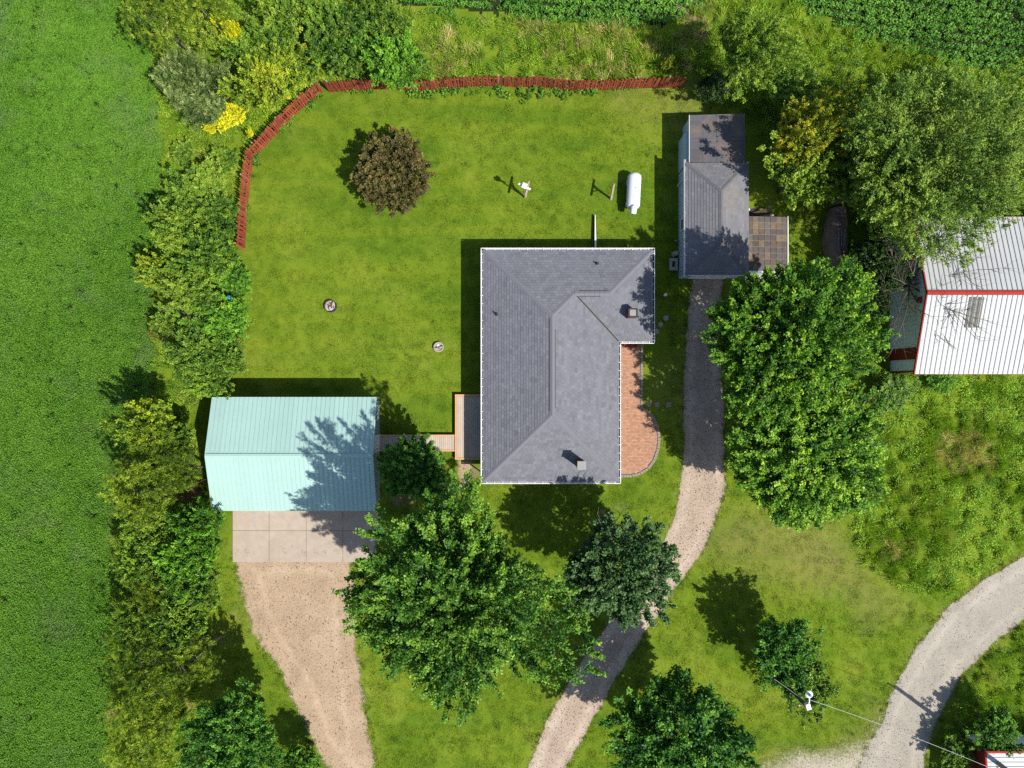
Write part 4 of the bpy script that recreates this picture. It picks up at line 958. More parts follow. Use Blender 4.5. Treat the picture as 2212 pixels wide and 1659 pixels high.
under(shed2)
# lean-to with square roofing tiles
lt_ = empty('lean_to', (17.7, 9.7, 0), 'low lean-to with a patchwork roof of grey and rusty square sheets', 'lean-to')
lx0, lx1, ly0, ly1 = 16.22, 19.15, 7.80, 11.60; nx_, ny_ = 7, 9; tw_, tl_ = (lx1-lx0)/nx_, (ly1-ly0)/ny_; r_ = random.Random(9)
mb = MB(); mb.add([(-tw_/2+.012, -tl_/2+.012, .006), (tw_/2-.012, -tl_/2+.012, .006), (tw_/2-.012, tl_/2-.012, .012), (-tw_/2+.012, tl_/2-.012, .012), (-tw_/2+.012, -tl_/2+.012, -.01), (tw_/2-.012, -tl_/2+.012, -.01), (tw_/2-.012, tl_/2-.012, -.01), (-tw_/2+.012, tl_/2-.012, -.01)], [(0, 1, 2, 3), (0, 4, 5, 1), (1, 5, 6, 2), (2, 6, 7, 3), (3, 7, 4, 0)])
t_ = mb.build('roof_tile', M['tilegrey']); tm = t_.data; bpy.data.objects.remove(t_)
zl = lambda x: 2.15 - .10*(x-lx0)
for i in range(nx_):
    for j in range(ny_):
        x = lx0+tw_*(i+.5); y = ly0+tl_*(j+.5); o = inst('roof_tile', tm, lt_, (x, y, zl(x)+.03), (0, .0997, 0))
        if r_.random() < (.45 if i < 3 else .15): o.material_slots[0].link = 'OBJECT'; o.material_slots[0].material = M['tilerust']
mb = MB(); mb.add([(lx0, ly0, zl(lx0)+.012), (lx1, ly0, zl(lx1)+.012), (lx1, ly1, zl(lx1)+.012), (lx0, ly1, zl(lx0)+.012)], [(0, 1, 2, 3)]); mb.build('roof_deck', M['greywood'], lt_)
mb = MB(); mb.beam((lx1, ly0-.1, zl(lx1)+.02), (lx1, ly1+.03, zl(lx1)+.02), .06, .14); mb.beam((lx0+.02, ly0-.03, zl(lx0)-.02), (lx1-.05, ly0-.03, zl(lx1)-.02), .10, .12); mb.build('edge_trim', M['white'], lt_)
mb = MB(); rectwalls(mb, [(lx0+.02, ly0+.08), (lx1-.08, ly0+.08), (lx1-.08, ly1-.08), (lx0+.02, ly1-.08)], -.02, 1.84); mb.build('wall', M['blueside'], lt_)
under(lt_)
for i, (u, v, w_, h_) in enumerate(((1628, 602, 1.3, .9), (1668, 596, 1.1, .7), (1650, 626, .9, .8))):
    p = V(u, v); mb = MB(); mb.bx(p.x-w_/2, p.x+w_/2, p.y-h_/2, p.y+h_/2, 0, .09); o = mb.build('paving_slab', M['concgrey'])
    tag(o, ['wide grey paving slab under the shed and lean-to corner', 'grey paving slab below the middle of the lean-to', 'small grey slab furthest down under the maple edge'][i], 'paving slab')
# woodpile north of the lean-to
wpile = empty('board_pile', (17.3, 12.0, 0), 'dark heap of old boards stacked behind the lean-to', 'board pile'); r_ = random.Random(3)
for i in range(16):
    x = 16.4+r_.random()*1.9; y = 11.75+r_.random()*.6; a = r_.uniform(-.4, .4); L = r_.uniform(.7, 1.5); z = .06+.05*i
    mb = MB(); mb.beam((x-L/2*math.cos(a), y-L/2*math.sin(a), z), (x+L/2*math.cos(a), y+L/2*math.sin(a), z+r_.uniform(-.05, .05)), .14, .045); mb.build('board', M[('greywood', 'rust', 'dark', 'white')[0 if i % 4 == 0 else (3 if i == 13 else 1+i % 2)]], wpile)
under(wpile)
# things along the west wall of the shed
p = V(1453, 572); mb = MB(); mb.bx(p.x-.28, p.x+.3, p.y-.42, p.y-.22, 0, .35); mb.bx(p.x-.28, p.x+.3, p.y+.22, p.y+.42, 0, .35); mb.bx(p.x-.28, p.x-.1, p.y-.22, p.y+.22, 0, .33); mb.bx(p.x+.12, p.x+.3, p.y-.22, p.y+.22, 0, .33)
o = mb.build('concrete_planter', M['concgrey']); tag(o, 'square grey concrete planter box beside the shed wall', 'planter')
p = V(1457, 549); mb = MB(); mb.box((p.x, p.y, .15), (.42, .34, .3), Matrix.Rotation(.3, 3, 'Z')); mb.box((p.x+.02, p.y+.02, .34), (.3, .26, .1), Matrix.Rotation(-.2, 3, 'Z')); o = mb.build('stone_block', M['stone']); tag(o, 'pale stone blocks stacked above the planter beside the shed', 'stone')
p = V(1458, 522); mb = MB(); mb.lathe([(.05, 0), (.07, .1), (.07, .45), (.04, .5)], (p.x, p.y, 0), 10); o = mb.build('water_tap', M['capmetal']); tag(o, 'small pale standpipe against the west wall of the shed', 'standpipe')

# ---------------- big white barn east
barn = empty('barn', (40, 6, 0), 'big white metal barn with red ridge and trim at the right edge', 'barn')
bx0, bx1, by0, by1, bze, bzr = 27.12, 56.8, .67, 11.27, 3.36, 4.92
wl = gabled(barn, bx0, bx1, by0, by1, bze, bzr, 30, .04, M['whitemetal'], M['barnwall'], M['red'], .12, .16, 3, M['whiteribshade'])
xw = bx0+.12
mb = MB(); mb.bx(xw-.06, xw-.03, V(0, 779).y, V(0, 755).y, .02, 3.45); mb.build('door', M['reddoor'], barn)
mb = MB(); mb.bx(xw-.07, xw+.1, by0+.1, by0+.24, .0, 3.3); mb.build('corner_trim', M['reddoor'], barn)
mb = MB(); mb.box((xw-.05, 5.6, 3.9), (.06, .4, .5)); mb.build('gable_vent', M['red'], barn)
yr_ = (by0+by1)/2; tp_ = .34*3/3
pwid = (bx1-bx0)/30/3
for k_ in range(3):
    xa = bx0 + pwid*(15 + k_) - .0; 
    xa = V(2094, 640, 4.85).x + k_*pwid; n_ = Vector((0, -(bzr-bze), yr_-by0)).normalized()
    def rp(x, t): return Vector((x, yr_+(by0-yr_)*t, bzr+(bze-bzr)*t)) + n_*.034
    mb = MB(); mb.add([rp(xa+.012, .05), rp(xa+pwid-.012, .05), rp(xa+pwid-.012, .42), rp(xa+.012, .42), rp(xa+.012, .05)-n_*.02, rp(xa+pwid-.012, .05)-n_*.02, rp(xa+pwid-.012, .42)-n_*.02, rp(xa+.012, .42)-n_*.02], [(0, 1, 2, 3), (3, 2, 6, 7), (0, 3, 7, 4), (1, 5, 6, 2)])
    mb.build('skylight_panel', M['skylight'], barn)
under(barn)
# ---------------- small barn south east
p = V(2129, 1625, 3.0)
sb = empty('small_barn', (p.x+5, p.y-4, 0), 'white roofed red barn cut off by the bottom right corner', 'barn')
for i in range(9):
    mb = MB(); y = p.y-.9*i; mb.add([(p.x, y, 3.0+.10*i), (p.x+14, y, 3.0+.10*i), (p.x+14, y-.895, 3.1+.10*i), (p.x, y-.895, 3.1+.10*i)], [(0, 1, 2, 3)])
    for k_ in range(3): mb.beam((p.x, y-.05-.3*k_, 3.02+.10*i+.033*k_), (p.x+14, y-.05-.3*k_, 3.02+.1*i+.033*k_), .04, .05)
    mb.build('roof_panel', M['whitemetal'], sb)
mb = MB(); mb.beam((p.x-.08, p.y+.03, 3.02), (p.x+14, p.y+.03, 3.02), .14, .12); mb.beam((p.x-.03, p.y-.05, 3.03), (p.x-.03, p.y-8.2, 3.9), .12, .12); mb.build('edge_trim', M['red'], sb)
mb = MB(); rectwalls(mb, [(p.x+.08, p.y-8), (p.x+14, p.y-8), (p.x+14, p.y-.1), (p.x+.08, p.y-.1)], -.02, 3.0); mb.build('wall', M['reddoor'], sb)
for i, (xa, xb) in enumerate(((.25, 1.7), (2.6, 4.4), (5.4, 7.2), (8.2, 10))):
    mb = MB(); mb.bx(p.x+xa, p.x+xb, p.y-.09, p.y-.05, .3, 2.85); mb.build('sliding_door', M['barnwall'], sb)
under(sb)

# ---------------- red fence
fence = empty('picket_fence', (-18, 12, 0), 'weathered red wooden picket fence curving round the north west of the lawn', 'fence')
zf = 1.75
FT = [(509, 531), (512, 480), (515, 433), (521, 378), (529, 325), (560, 293), (598, 252), (637, 213), (664, 192), (686, 177)], [(699, 177), (730, 175), (765, 173), (800, 171), (838, 170), (872, 173), (905, 174), (945, 170), (985, 167), (1032, 164), (1080, 164), (1120, 166), (1165, 165), (1208, 168), (1230, 173), (1290, 173), (1340, 171), (1400, 168), (1440, 167), (1483, 166)]
mb = MB(); mb.bx(-.055, .055, -.011, .011, 0.04, zf); mb.add([(-.055, -.011, zf), (.055, -.011, zf), (0, -.011, zf+.045), (-.055, .011, zf), (.055, .011, zf), (0, .011, zf+.045)], [(0, 1, 2), (4, 3, 5), (0, 2, 5, 3), (1, 4, 5, 2)])
t_ = mb.build('picket', M['fence']); pk = t_.data; bpy.data.objects.remove(t_)
mb = MB(); mb.bx(-.045, .045, -.045, .045, 0, zf+.02); t_ = mb.build('post', M['greywood']); po = t_.data; bpy.data.objects.remove(t_)
r_ = random.Random(12)
npk = 0
for line in FT:
    pts_ = [V(u, v, zf) for u, v in line]; acc = 0.05; pacc = .2
    for a, b in zip(pts_[:-1], pts_[1:]):
        a = Vector((a.x, a.y, 0)); b = Vector((b.x, b.y, 0)); L = (b-a).length; d = (b-a).normalized(); ang = math.atan2(d.y, d.x); inn = Vector((d.y, -d.x, 0))
        while acc < L:
            q = a + d*acc + inn*.03; inst('picket', pk, fence, (q.x, q.y, r_.uniform(-.03, .02)), (r_.uniform(-.03, .03), r_.uniform(-.05, .05), ang+r_.uniform(-.06, .06))); acc += .163; npk += 1
        acc -= L
        while pacc < L: q = a + d*pacc - inn*.05; inst('post', po, fence, (q.x, q.y, 0), (0, 0, ang)); pacc += 2.4
        pacc -= L
        for z_ in (.45, 1.35): mb = MB(); mb.beam(a+Vector((0, 0, z_)), b+Vector((0, 0, z_)), .04, .09); mb.build('rail', M['fence'], fence)
print('pickets', npk)
under(fence)

# ---------------- yard things
# propane tank
a = V(1371, 374, .85); b = V(1367, 452, .85); ax = (b-a); L = ax.length; ax.normalize(); Rt = .49
tank = empty('propane_tank', ((a.x+b.x)/2, (a.y+b.y)/2, 0), 'long white propane tank lying on the lawn near the sheds', 'propane tank')
pr = []; m_ = 10
mb = MB(); pts_ = []; rad = []
Lb = L - Rt*.55
for i in range(m_+1): t = i/m_*math.pi/2; pts_.append(a + ax*(Rt*.75*(1-math.cos(t)) - Rt*.1)); rad.append(max(.01, Rt*math.sin(t)))
for i in range(1, m_+1): t = i/m_*math.pi/2; pts_.append(b - ax*(Rt*.75*(1-math.sin(t)) - Rt*.1) + ax*0); rad.append(max(.01, Rt*math.cos(t)))
mb.tube(pts_, rad, 40, True); mb.build('tank_body', M['tank'], tank, smooth=True)
c = b - ax*.15 + Vector((0, 0, .33)); mb = MB(); mb.tube([c, c+ax*.12+Vector((0, 0, .03)), c+ax*.5, c+ax*.56], [.22, .235, .215, .19], 20); mb.build('valve_cover', M['tank'], tank, smooth=True)
for t in (.2, .8):
    q = a.lerp(b, t); mb = MB(); mb.bx(q.x-.35, q.x+.35, q.y-.06, q.y+.06, .1, .45); mb.build('leg', M['tank'], tank); mb = MB(); mb.bx(q.x-.45, q.x+.45, q.y-.2, q.y+.2, 0, .1); mb.build('footing_block', M['concgrey'], tank)
for dx_, t in ((.03, .45), (-.02, .68), (.06, .25)): q = a.lerp(b, t); mb = MB(); mb.lathe([(.035, .0), (.03, .03)], (q.x+dx_, q.y, .85+Rt-.008), 10); mb.build('fitting', M['dark'], tank)
under(tank)
# clothes posts
def cpost(base, top, a1, a2, label):
    b_ = V(*base); z = 1.95; t_ = V(*top, z); r0 = empty('clothesline_post', b_, label, 'clothes post', 'pair of wooden clothesline posts')
    mb = MB(); mb.beam(b_, t_, .11, .11, Vector((1, 0, 0))); mb.build('post', M['greywood'], r0)
    p, q = V(*a1, z+.05), V(*a2, z+.05); mb = MB(); mb.beam(p, q, .12, .1); mb.build('crossarm', M['greywood'], r0)
    mb = MB(); 
    for s_ in (.28, .72): mb.beam(b_.lerp(t_, .68), p.lerp(q, s_)-Vector((0, 0, .06)), .05, .05, Vector((0, 0, 1)))
    mb.build('brace', M['greywood'], r0)
    for s_ in (.06, .94): mb = MB(); c_ = p.lerp(q, s_); mb.tube([c_+Vector((0, 0, .05)), c_+Vector((0, 0, .12))], .02, 6); mb.build('line_hook', M['capmetal'], r0)
    under(r0); return r0
cpost((1134, 427), (1138, 408), (1143, 391), (1135, 427), 'wooden clothesline post with the birdhouse pole beside it')
cpost((1319, 429), (1324, 412), (1327, 397), (1320, 433), 'lone wooden clothesline post near the propane tank')
bp_ = V(1130, 424); zt_ = 2.9
bh = empty('birdhouse', bp_, 'white birdhouse on a tall pole beside the clothesline post', 'birdhouse')
tp_ = V(1133, 404, zt_); mb = MB(); mb.tube([bp_, tp_], .035, 8); mb.build('pole', M['greywood'], bh)
mb = MB(); d = (V(1148, 410, zt_)-V(1119, 396, zt_)).normalized(); s_ = Vector((-d.y, d.x, 0)); c = tp_+Vector((0, 0, .1))
mb.beam(c-d*.45, c+d*.45, .13, .05); mb.build('perch_plate', M['white'], bh)
mb = MB(); mb.box(c+Vector((0, 0, .12)), (.24, .24, .2), Matrix.Rotation(math.atan2(d.y, d.x), 3, 'Z')); hb = mb.build('house_box', M['stone'], bh)
mb = MB(); mb.beam(c-d*.16+s_*.08+Vector((0, 0, .26)), c+d*.16+s_*.08+Vector((0, 0, .26)), .19, .02); mb.beam(c-d*.16-s_*.1+Vector((0, 0, .258)), c+d*.16-s_*.1+Vector((0, 0, .258)), .17, .02); mb.build('lid', M['white'], hb)
under(bh)
# narrow fence wing north of the house
wg = empty('board_edging', V(1286, 500), 'thin white topped board edging running out from the house north side', 'edging')
a = V(1285.5, 464, .3); b = V(1286.5, 538, .4)
n = 16
for i in range(n):
    t = (i+.5)/n; q = a.lerp(b, t); h = .27+.1*t; mb = MB(); mb.bx(q.x-.015, q.x+.015, q.y-.075, q.y+.075, .03, h); mb.build('board', M['brick'] if i % 3 else M['greywood'], wg)
mb = MB(); mb.add([a+Vector((-.02, 0, .0)), a+Vector((.02, 0, .0)), b+Vector((.07, 0, 0)), b+Vector((-.07, 0, 0)), a+Vector((-.02, 0, .04)), a+Vector((.02, 0, .04)), b+Vector((.07, 0, .04)), b+Vector((-.07, 0, .04))], [(4, 5, 6, 7), (0, 1, 5, 4), (1, 2, 6, 5), (2, 3, 7, 6), (3, 0, 4, 7)]); mb.build('top_rail', M['white'], wg)
under(wg)
# fire ring
p = V(715, 662); fr = empty('fire_pit', p, 'round rusty steel fire ring with pale ash in the lawn', 'fire pit')
mb = MB(); mb.lathe([(.44, 0), (.44, .26), (.41, .26), (.41, .02)], (0, 0, 0), 32); mb.f.pop(); mb.build('steel_ring', M['rust'], fr)
mb = MB(); r_ = random.Random(2); ring = [(0, 0, .08)]; 
mb.lathe([(.41, .04), (.28, .07), (.1, .1)], (0, 0, 0), 24); mb.build('ash_bed', M['ash'], fr)
for i in range(16):
    a_ = r_.uniform(0, 6.28); rr = r_.uniform(0, .3); Lh = r_.uniform(.05, .13); c = Vector((math.cos(a_)*rr, math.sin(a_)*rr, .12)); d = Vector((r_.uniform(-1, 1), r_.uniform(-1, 1), r_.uniform(-.2, .3))).normalized()
    mb = MB(); mb.tube([c-d*Lh, c+d*Lh], r_.uniform(.02, .045), 6); mb.build('charred_log', M['rust'] if i % 3 else M['ash'], fr)
# well
p = V(948, 750); wl_ = empty('well_cover', p, 'small round concrete well cover with a board across it', 'well cover')
mb = MB(); mb.lathe([(.36, 0), (.37, .22), (.35, .24), (.29, .24), (.28, .16)], (0, 0, 0), 32); mb.f.pop(); mb.build('concrete_ring', M['concgrey'], wl_)
mb = MB(); mb.lathe([(.285, .14), (.284, .16)], (0, 0, 0), 24); mb.build('inner_lid', M['stone'], wl_)
mb = MB(); mb.box((0, .02, .22), (.6, .07, .04), Matrix.Rotation(.3, 3, 'Z')); mb.build('board', M['rust'], wl_)
mb = MB(); mb.box((-.04, .12, .20), (.17, .12, .08), Matrix.Rotation(.2, 3, 'Z')); mb.build('fitting', M['white'], wl_)
mb = MB(); mb.box((.06, -.11, .18), (.2, .12, .05), Matrix.Rotation(-.4, 3, 'Z')); mb.build('terracotta_shard', M['paver'], wl_)
# stepping stones
def slab(name, u, v, r0, label, mat, sq=False, h=.05, seed=0, grp=None):
    p = V(u, v); r_ = random.Random(seed+int(u)); n = 4 if sq else 14; mb = MB(); top = []; 
    for k_ in range(n):
        t = 2*math.pi*k_/n + (math.pi/4 if sq else 0) + r_.uniform(-.06, .06); q = r0*(1.25 if sq else 1)*r_.uniform(.9, 1.06); top.append((q*math.cos(t), q*math.sin(t)))
    mb.add([(x, y, 0) for x, y in top] + [(x*.96, y*.96, h) for x, y in top], [tuple(range(n, 2*n))] + [(k_, (k_+1) % n, n+(k_+1) % n, n+k_) for k_ in range(n)])
    o = mb.build(name, mat, None, (p.x, p.y, 0)); tag(o, label, 'stepping stone' if name == 'stepping_stone' else 'stone', grp)
slab('stepping_stone', 1438, 687, .21, 'round stepping stone nearest the white rock', M['stone'], grp='round stepping stones at the house corner')
slab('stepping_stone', 1427, 701, .20, 'second round stepping stone down from the white rock', M['stone'], grp='round stepping stones at the house corner')
slab('stepping_stone', 1418, 716, .20, 'third round stepping stone from the white rock', M['stone'], grp='round stepping stones at the house corner')
slab('stepping_stone', 1411, 729, .19, 'round stepping stone half hidden under the house gutter corner', M['stone'], grp='round stepping stones at the house corner')
slab('stepping_stone', 1402, 872, .22, 'square paver next to the patio edging', M['border'], True, grp='square pavers between patio and driveway')
slab('stepping_stone', 1419, 874, .22, 'middle square paver between patio and driveway', M['border'], True, grp='square pavers between patio and driveway')
slab('stepping_stone', 1444, 874, .21, 'square paver nearest the driveway', M['border'], True, grp='square pavers between patio and driveway')
slab('rock', 1437, 637, .13, 'small white rock in the grass east of the house', M['white'], h=.14)
# short sandy path south of the deck
sheet('garden_path', G([(985, 990), (1024, 990), (1022, 1060), (990, 1060)]), .018, M['park'], .12, .1, 71)
# glazed ball on a stand among the shrubs
p = V(497, 645, 2.3); gb = empty('gazing_ball', (p.x, p.y, 0), 'shiny blue garden ball poking out of the hedge shrubs', 'garden ball')
bpy_me = bpy.data.meshes.new('ball'); import bmesh
bm = bmesh.new(); bmesh.ops.create_uvsphere(bm, u_segments=24, v_segments=16, radius=.22); bm.to_mesh(bpy_me); bm.free(); bpy_me.polygons.foreach_set('use_smooth', [True]*len(bpy_me.polygons)); bpy_me.materials.append(M['blue'])
inst('ball', bpy_me, gb, (0, 0, 2.5)); mb = MB(); mb.tube([(0, 0, 0), (0, 0, 2.3)], .03, 8); mb.build('stand', M['dark'], gb)
# boat shaped mound under an old tarp
cm_ = empty('covered_boat', (22.6, 9.4, 0), 'long upturned boat shape under an old dark brown cover between the trees', 'covered boat')
cl = [(1806, 452), (1802, 480), (1800, 510), (1800, 540), (1806, 570), (1812, 598), (1815, 612)]; wd_ = [.55, .72, .80, .80, .62, .38, .12]; hh_ = [.9, 1.15, 1.25, 1.3, 1.15, .85, .4]
gv = []; gf = []; m_ = 14; r_ = random.Random(6)
for i in range(25):
    t = i/24*6; k_ = min(5, int(t)); f_ = t-k_; cpt = V(*cl[k_]).lerp(V(*cl[k_+1]), f_); wv = (wd_[k_]*(1-f_)+wd_[k_+1]*f_); hv = (hh_[k_]*(1-f_)+hh_[k_+1]*f_)*(1+r_.uniform(-.03, .03))
    for j in range(m_+1):
        a_ = math.pi*j/m_; gv.append((cpt.x - math.cos(a_)*wv*(1+r_.uniform(-.04, .04)), cpt.y + r_.uniform(-.02, .02), max(0, math.sin(a_)**.8*hv)))
for i in range(24):
    for j in range(m_): gf.append((i*(m_+1)+j, i*(m_+1)+j+1, (i+1)*(m_+1)+j+1, (i+1)*(m_+1)+j))
mobj('cover', gv, gf, M['tarp'], cm_, smooth=True)
for i in range(20):
    t0 = r_.uniform(1.6, 2.4) if i % 2 else r_.uniform(3.9, 4.5); t1 = t0+r_.uniform(.7, 1.3); off = r_.uniform(-.5, .75); P_ = []
    for t in (t0, (t0+t1)/2, t1):
        k_ = min(5, int(t)); f_ = t-k_; cpt = V(*cl[k_]).lerp(V(*cl[k_+1]), f_); wv = wd_[k_]*(1-f_)+wd_[k_+1]*f_; hv = hh_[k_]*(1-f_)+hh_[k_+1]*f_; a_ = math.pi/2+off; P_.append(Vector((cpt.x+math.cos(a_)*-wv, cpt.y, math.sin(a_)**.8*hv+.02)))
    mb = MB(); mb.tube(P_, .026, 4); mb.build('slat', M['tarpstraw'], cm_)
under(cm_)
# utility poles and cable
zp = 6.6; p0 = V(1673, 1450); ptop = V(1747, 1531, zp)
up = empty('utility_pole', p0, 'timber pole carrying a round white yard lamp beside the small tree', 'utility pole')
mb = MB(); mb.tube([p0, ptop], [.15, .11], 12); mb.build('pole', M['polewood'], up)
la = V(1748, 1500, zp+.1); mb = MB(); mb.tube([ptop+Vector((0, 0, -.3)), ptop.lerp(la, .5)+Vector((0, 0, .05)), la], .045, 8); mb.build('lamp_arm', M['white'], up)
mb = MB(); mb.lathe([(.21, -.02), (.24, 0), (.17, .06), (.10, .08), (.09, .2), (.0, .22)], (0, 0, 0), 24); hd = mb.build('lamp_head', M['white'], up, la); mb = MB(); mb.lathe([(.085, 0), (.07, .05)], (0, 0, .2), 14); q = mb.build('photo_cell', M['blue'], hd)
mb = MB(); mb.box(ptop+Vector((-.02, .12, -.1)), (.28, .36, .3), Matrix.Rotation(.3, 3, 'Z')); mb.build('junction_box', M['white'], up)
mb = MB(); c = V(1725, 1522, zp-.8); mb.tube([c, c+Vector((0, 0, .16))], .07, 8); mb.build('insulator', M['stone'], up)
under(up); hd.matrix_parent_inverse = Matrix.Translation(-up.location)
for ch in hd.children: ch.matrix_parent_inverse = Matrix.Identity(4)
b2 = V(2093, 1600); t2 = b2 + Vector((.3, -.2, 9.5))
u2_ = empty('utility_pole', b2, 'grey timber utility pole leaning over the corner of the small barn', 'utility pole')
mb = MB(); mb.tube([b2, t2], [.17, .13], 12); mb.build('pole', M['deadwood'], u2_); mb = MB(); mb.beam(t2+Vector((-.9, .5, -.5)), t2+Vector((.9, -.5, -.5)), .1, .1); mb.build('crossarm', M['greywood'], u2_)
mb = MB(); mb.tube([b2+Vector((-.15, -.4, 1.2)), b2+Vector((.0, -.3, 3.2))], .05, 8); mb.build('conduit', M['capmetal'], u2_)
under(u2_)
def cable(a, b, sag, label, rr=.013):
    P_ = [a.lerp(b, t/24) - Vector((0, 0, sag*4*(t/24)*(1-t/24))) for t in range(25)]; mb = MB(); mb.tube(P_, rr, 5); o = mb.build('power_cable', M['cable']); tag(o, label, 'cable')
ca = V(1750, 1512, zp-.1); cb = V(2127, 1655, 6.4); cable(ca, cb + (cb-ca)*.08, .5, 'pale power cable running from the lamp pole across the road to the barn')
cable(V(1673, 1467, zp-1.2), V(1747, 1520, zp-.3), .05, 'short drop wire beside the lamp pole in the small tree', .015)
# ================================================================== TREES
BIG = {}
def big(key, seed, R, Rz, ns, per, leaf, mat, **kw): BIG[key] = crown_mesh('crown', seed, R, Rz, ns, per, leaf, mat, **kw)
big('mapA', 11, 6.6, 5.2, 640, 185, .145, M['maple'], lobes=40, amp=.30, sl=(.16, .27), inner=.4)
big('mapB', 12, 5.6, 4.6, 900, 125, .14, M['maple'], lobes=44, amp=.17, upb=.25, inner=.55, sl=(.15, .25), nn=.4)
big('mapC', 13, 5.2, 4.4, 880, 125, .14, M['maple'], lobes=44, amp=.17, upb=.25, inner=.55, sl=(.15, .25), nn=.4)
big('mapD', 14, 4.4, 3.8, 380, 120, .155, M['maple_deep'], lobes=24, amp=.4, sl=(.18, .32))
big('oak', 15, 3.8, 3.2, 420, 90, .15, M['maple_dark'], lobes=40, amp=.25, sl=(.10, .18), upb=.3)
big('ash', 16, 7.0, 4.5, 900, 110, .14, M['neolive'], lobes=44, amp=.32, sl=(.10, .22), sw=.42, asp=.45)
big('ash2', 17, 4.5, 3.5, 460, 95, .14, M['neolive'], lobes=34, amp=.5, sl=(.12, .24), sw=.42, asp=.45)
PR = [crown_mesh('crown', 20+i, 2.2, 1.7, 190, 75, .115, M['green'], lobes=22, amp=.45, sl=(.16, .32), sw=.45, inner=.4) for i in range(5)]
WL = crown_mesh('crown', 30, 2.6, 1.8, 260, 60, .17, M['greygreen'], asp=.22, lobes=26, amp=.35, sl=(.14, .28), sw=.3)
PI = [pine_mesh('crown', 40+i, 2.5, 2.0, 520, M['pine']) for i in range(3)]
PI = [(m_[0], m_[1], m_[2]) for m_ in PI]
PUR = crown_mesh('crown', 50, 2.4, 1.9, 420, 62, .11, M['purple'], lobes=26, amp=.24, sl=(.08, .16), sw=.6, inner=.6)

T = tree_obj
T('maple_tree', 982, 1290, 247, 17.2, BIG['mapA'], M['maple'], 'largest bright green maple, over the lawn below the house and garage', unit=6.6, unitz=5.2, zc=.64, tr=.30, nl=22, rz=.4)
T('maple_tree', 1690, 735, 190, 12.4, BIG['mapB'], M['maple_pair'], 'upper of two joined maples east of the driveway', group='pair of maples beside the driveway', unit=5.6, unitz=4.6, zc=.6, tr=.26, nl=18)
T('maple_tree', 1730, 990, 180, 10.2, BIG['mapC'], M['maple_pair'], 'lower of two joined maples east of the driveway', group='pair of maples beside the driveway', unit=5.2, unitz=4.4, zc=.6, tr=.26, nl=18, rz=1.0)
T('maple_tree', 1460, 1585, 168, 10.5, BIG['mapD'], M['maple_deep'], 'dark green maple between the driveway and the bottom edge', unit=4.4, unitz=3.8, zc=.6, tr=.22, nl=16)
T('maple_tree', 508, 1585, 118, 8.5, BIG['mapD'], M['maple_deep'], 'round deep green maple left of the gravel parking area', unit=4.4, unitz=3.8, zc=.6, tr=.18, rz=2.1)
T('maple_tree', 652, 1645, 56, 4.2, PR[0], M['bright'], 'small bright green tree at the bottom edge beside the parking gravel', unit=2.2, unitz=1.7)
T('oak_tree', 1322, 1236, 142, 9.8, BIG['oak'], M['maple_dark'], 'dense dusky green tree with bare twigs beside the driveway bend', unit=3.8, unitz=3.2, zc=.58, tr=.2, rz=.5)
T('yard_tree', 906, 1018, 88, 5.4, BIG['oak'], M['maple_deep'], 'small dark round tree between garage and deck', unit=3.8, unitz=3.2, zc=.58, tr=.12, rz=2.5)
T('yard_tree', 1688, 1410, 92, 6.0, PR[1], M['maple_deep'], 'small dark leaning tree in the round lawn, upper part', unit=2.2, unitz=1.7, tr=.12)
T('yard_tree', 1735, 1468, 78, 5.0, PR[2], M['green'], 'loose yellow green tree around the lamp pole', unit=2.2, unitz=1.7, tr=.10, rz=1)
T('ornamental_tree', 849, 376, 92, 4.2, PUR, M['purple'], 'round bronze leaved crab apple alone on the back lawn', unit=2.4, unitz=1.9, zc=.55, tr=.12)
T('poplar_tree', 1620, 105, 112, 9.0, BIG['ash2'], M['olive'], 'tall olive green tree at the top edge above the sheds', unit=4.5, unitz=3.5, tr=.2, rz=.3)
T('ash_tree', 1735, 300, 112, 9.0, BIG['ash2'], M['gold'], 'golden green tree east of the sheds', unit=4.5, unitz=3.5, tr=.2, rz=1.7)
T('ash_tree', 1740, 372, 92, 8.0, PR[3], M['olive'], 'bushy green tree between the shed and the covered boat', unit=2.2, unitz=1.7, tr=.16)
T('ash_tree', 1985, 358, 228, 12.5, BIG['ash'], M['neolive'], 'largest grey green tree overhanging the white barn roof', unit=7.0, unitz=4.5, zc=.62, tr=.3, nl=26)
T('ash_tree', 2185, 300, 150, 9.5, BIG['ash2'], M['olive'], 'loose yellow green tree at the right edge above the barn', unit=4.5, unitz=3.5, tr=.2, rz=2.4)
T('ash_tree', 1870, 400, 112, 8.8, BIG['ash2'], M['olive'], 'olive tree behind the covered boat', unit=4.5, unitz=3.5, tr=.16, rz=.9)
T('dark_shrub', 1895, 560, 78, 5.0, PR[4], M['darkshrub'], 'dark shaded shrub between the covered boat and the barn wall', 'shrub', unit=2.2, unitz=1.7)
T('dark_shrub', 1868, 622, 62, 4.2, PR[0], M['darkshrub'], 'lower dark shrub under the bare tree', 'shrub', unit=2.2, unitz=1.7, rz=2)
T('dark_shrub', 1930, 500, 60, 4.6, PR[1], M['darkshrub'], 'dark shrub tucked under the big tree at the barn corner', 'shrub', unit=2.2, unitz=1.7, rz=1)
T('shrub', 1925, 850, 55, 1.8, PR[2], M['green'], 'leafy bush against the south wall corner of the big barn', 'shrub', unit=2.2, unitz=1.7)
T('shrub', 2035, 822, 34, 1.9, PR[3], M['bright'], 'small bright bush under the barn eave', 'shrub', unit=2.2, unitz=1.7)
T('shrub', 2150, 1572, 62, 3.6, PR[4], M['bright'], 'dark leafy bush beside the small barn', 'shrub', unit=2.2, unitz=1.7)
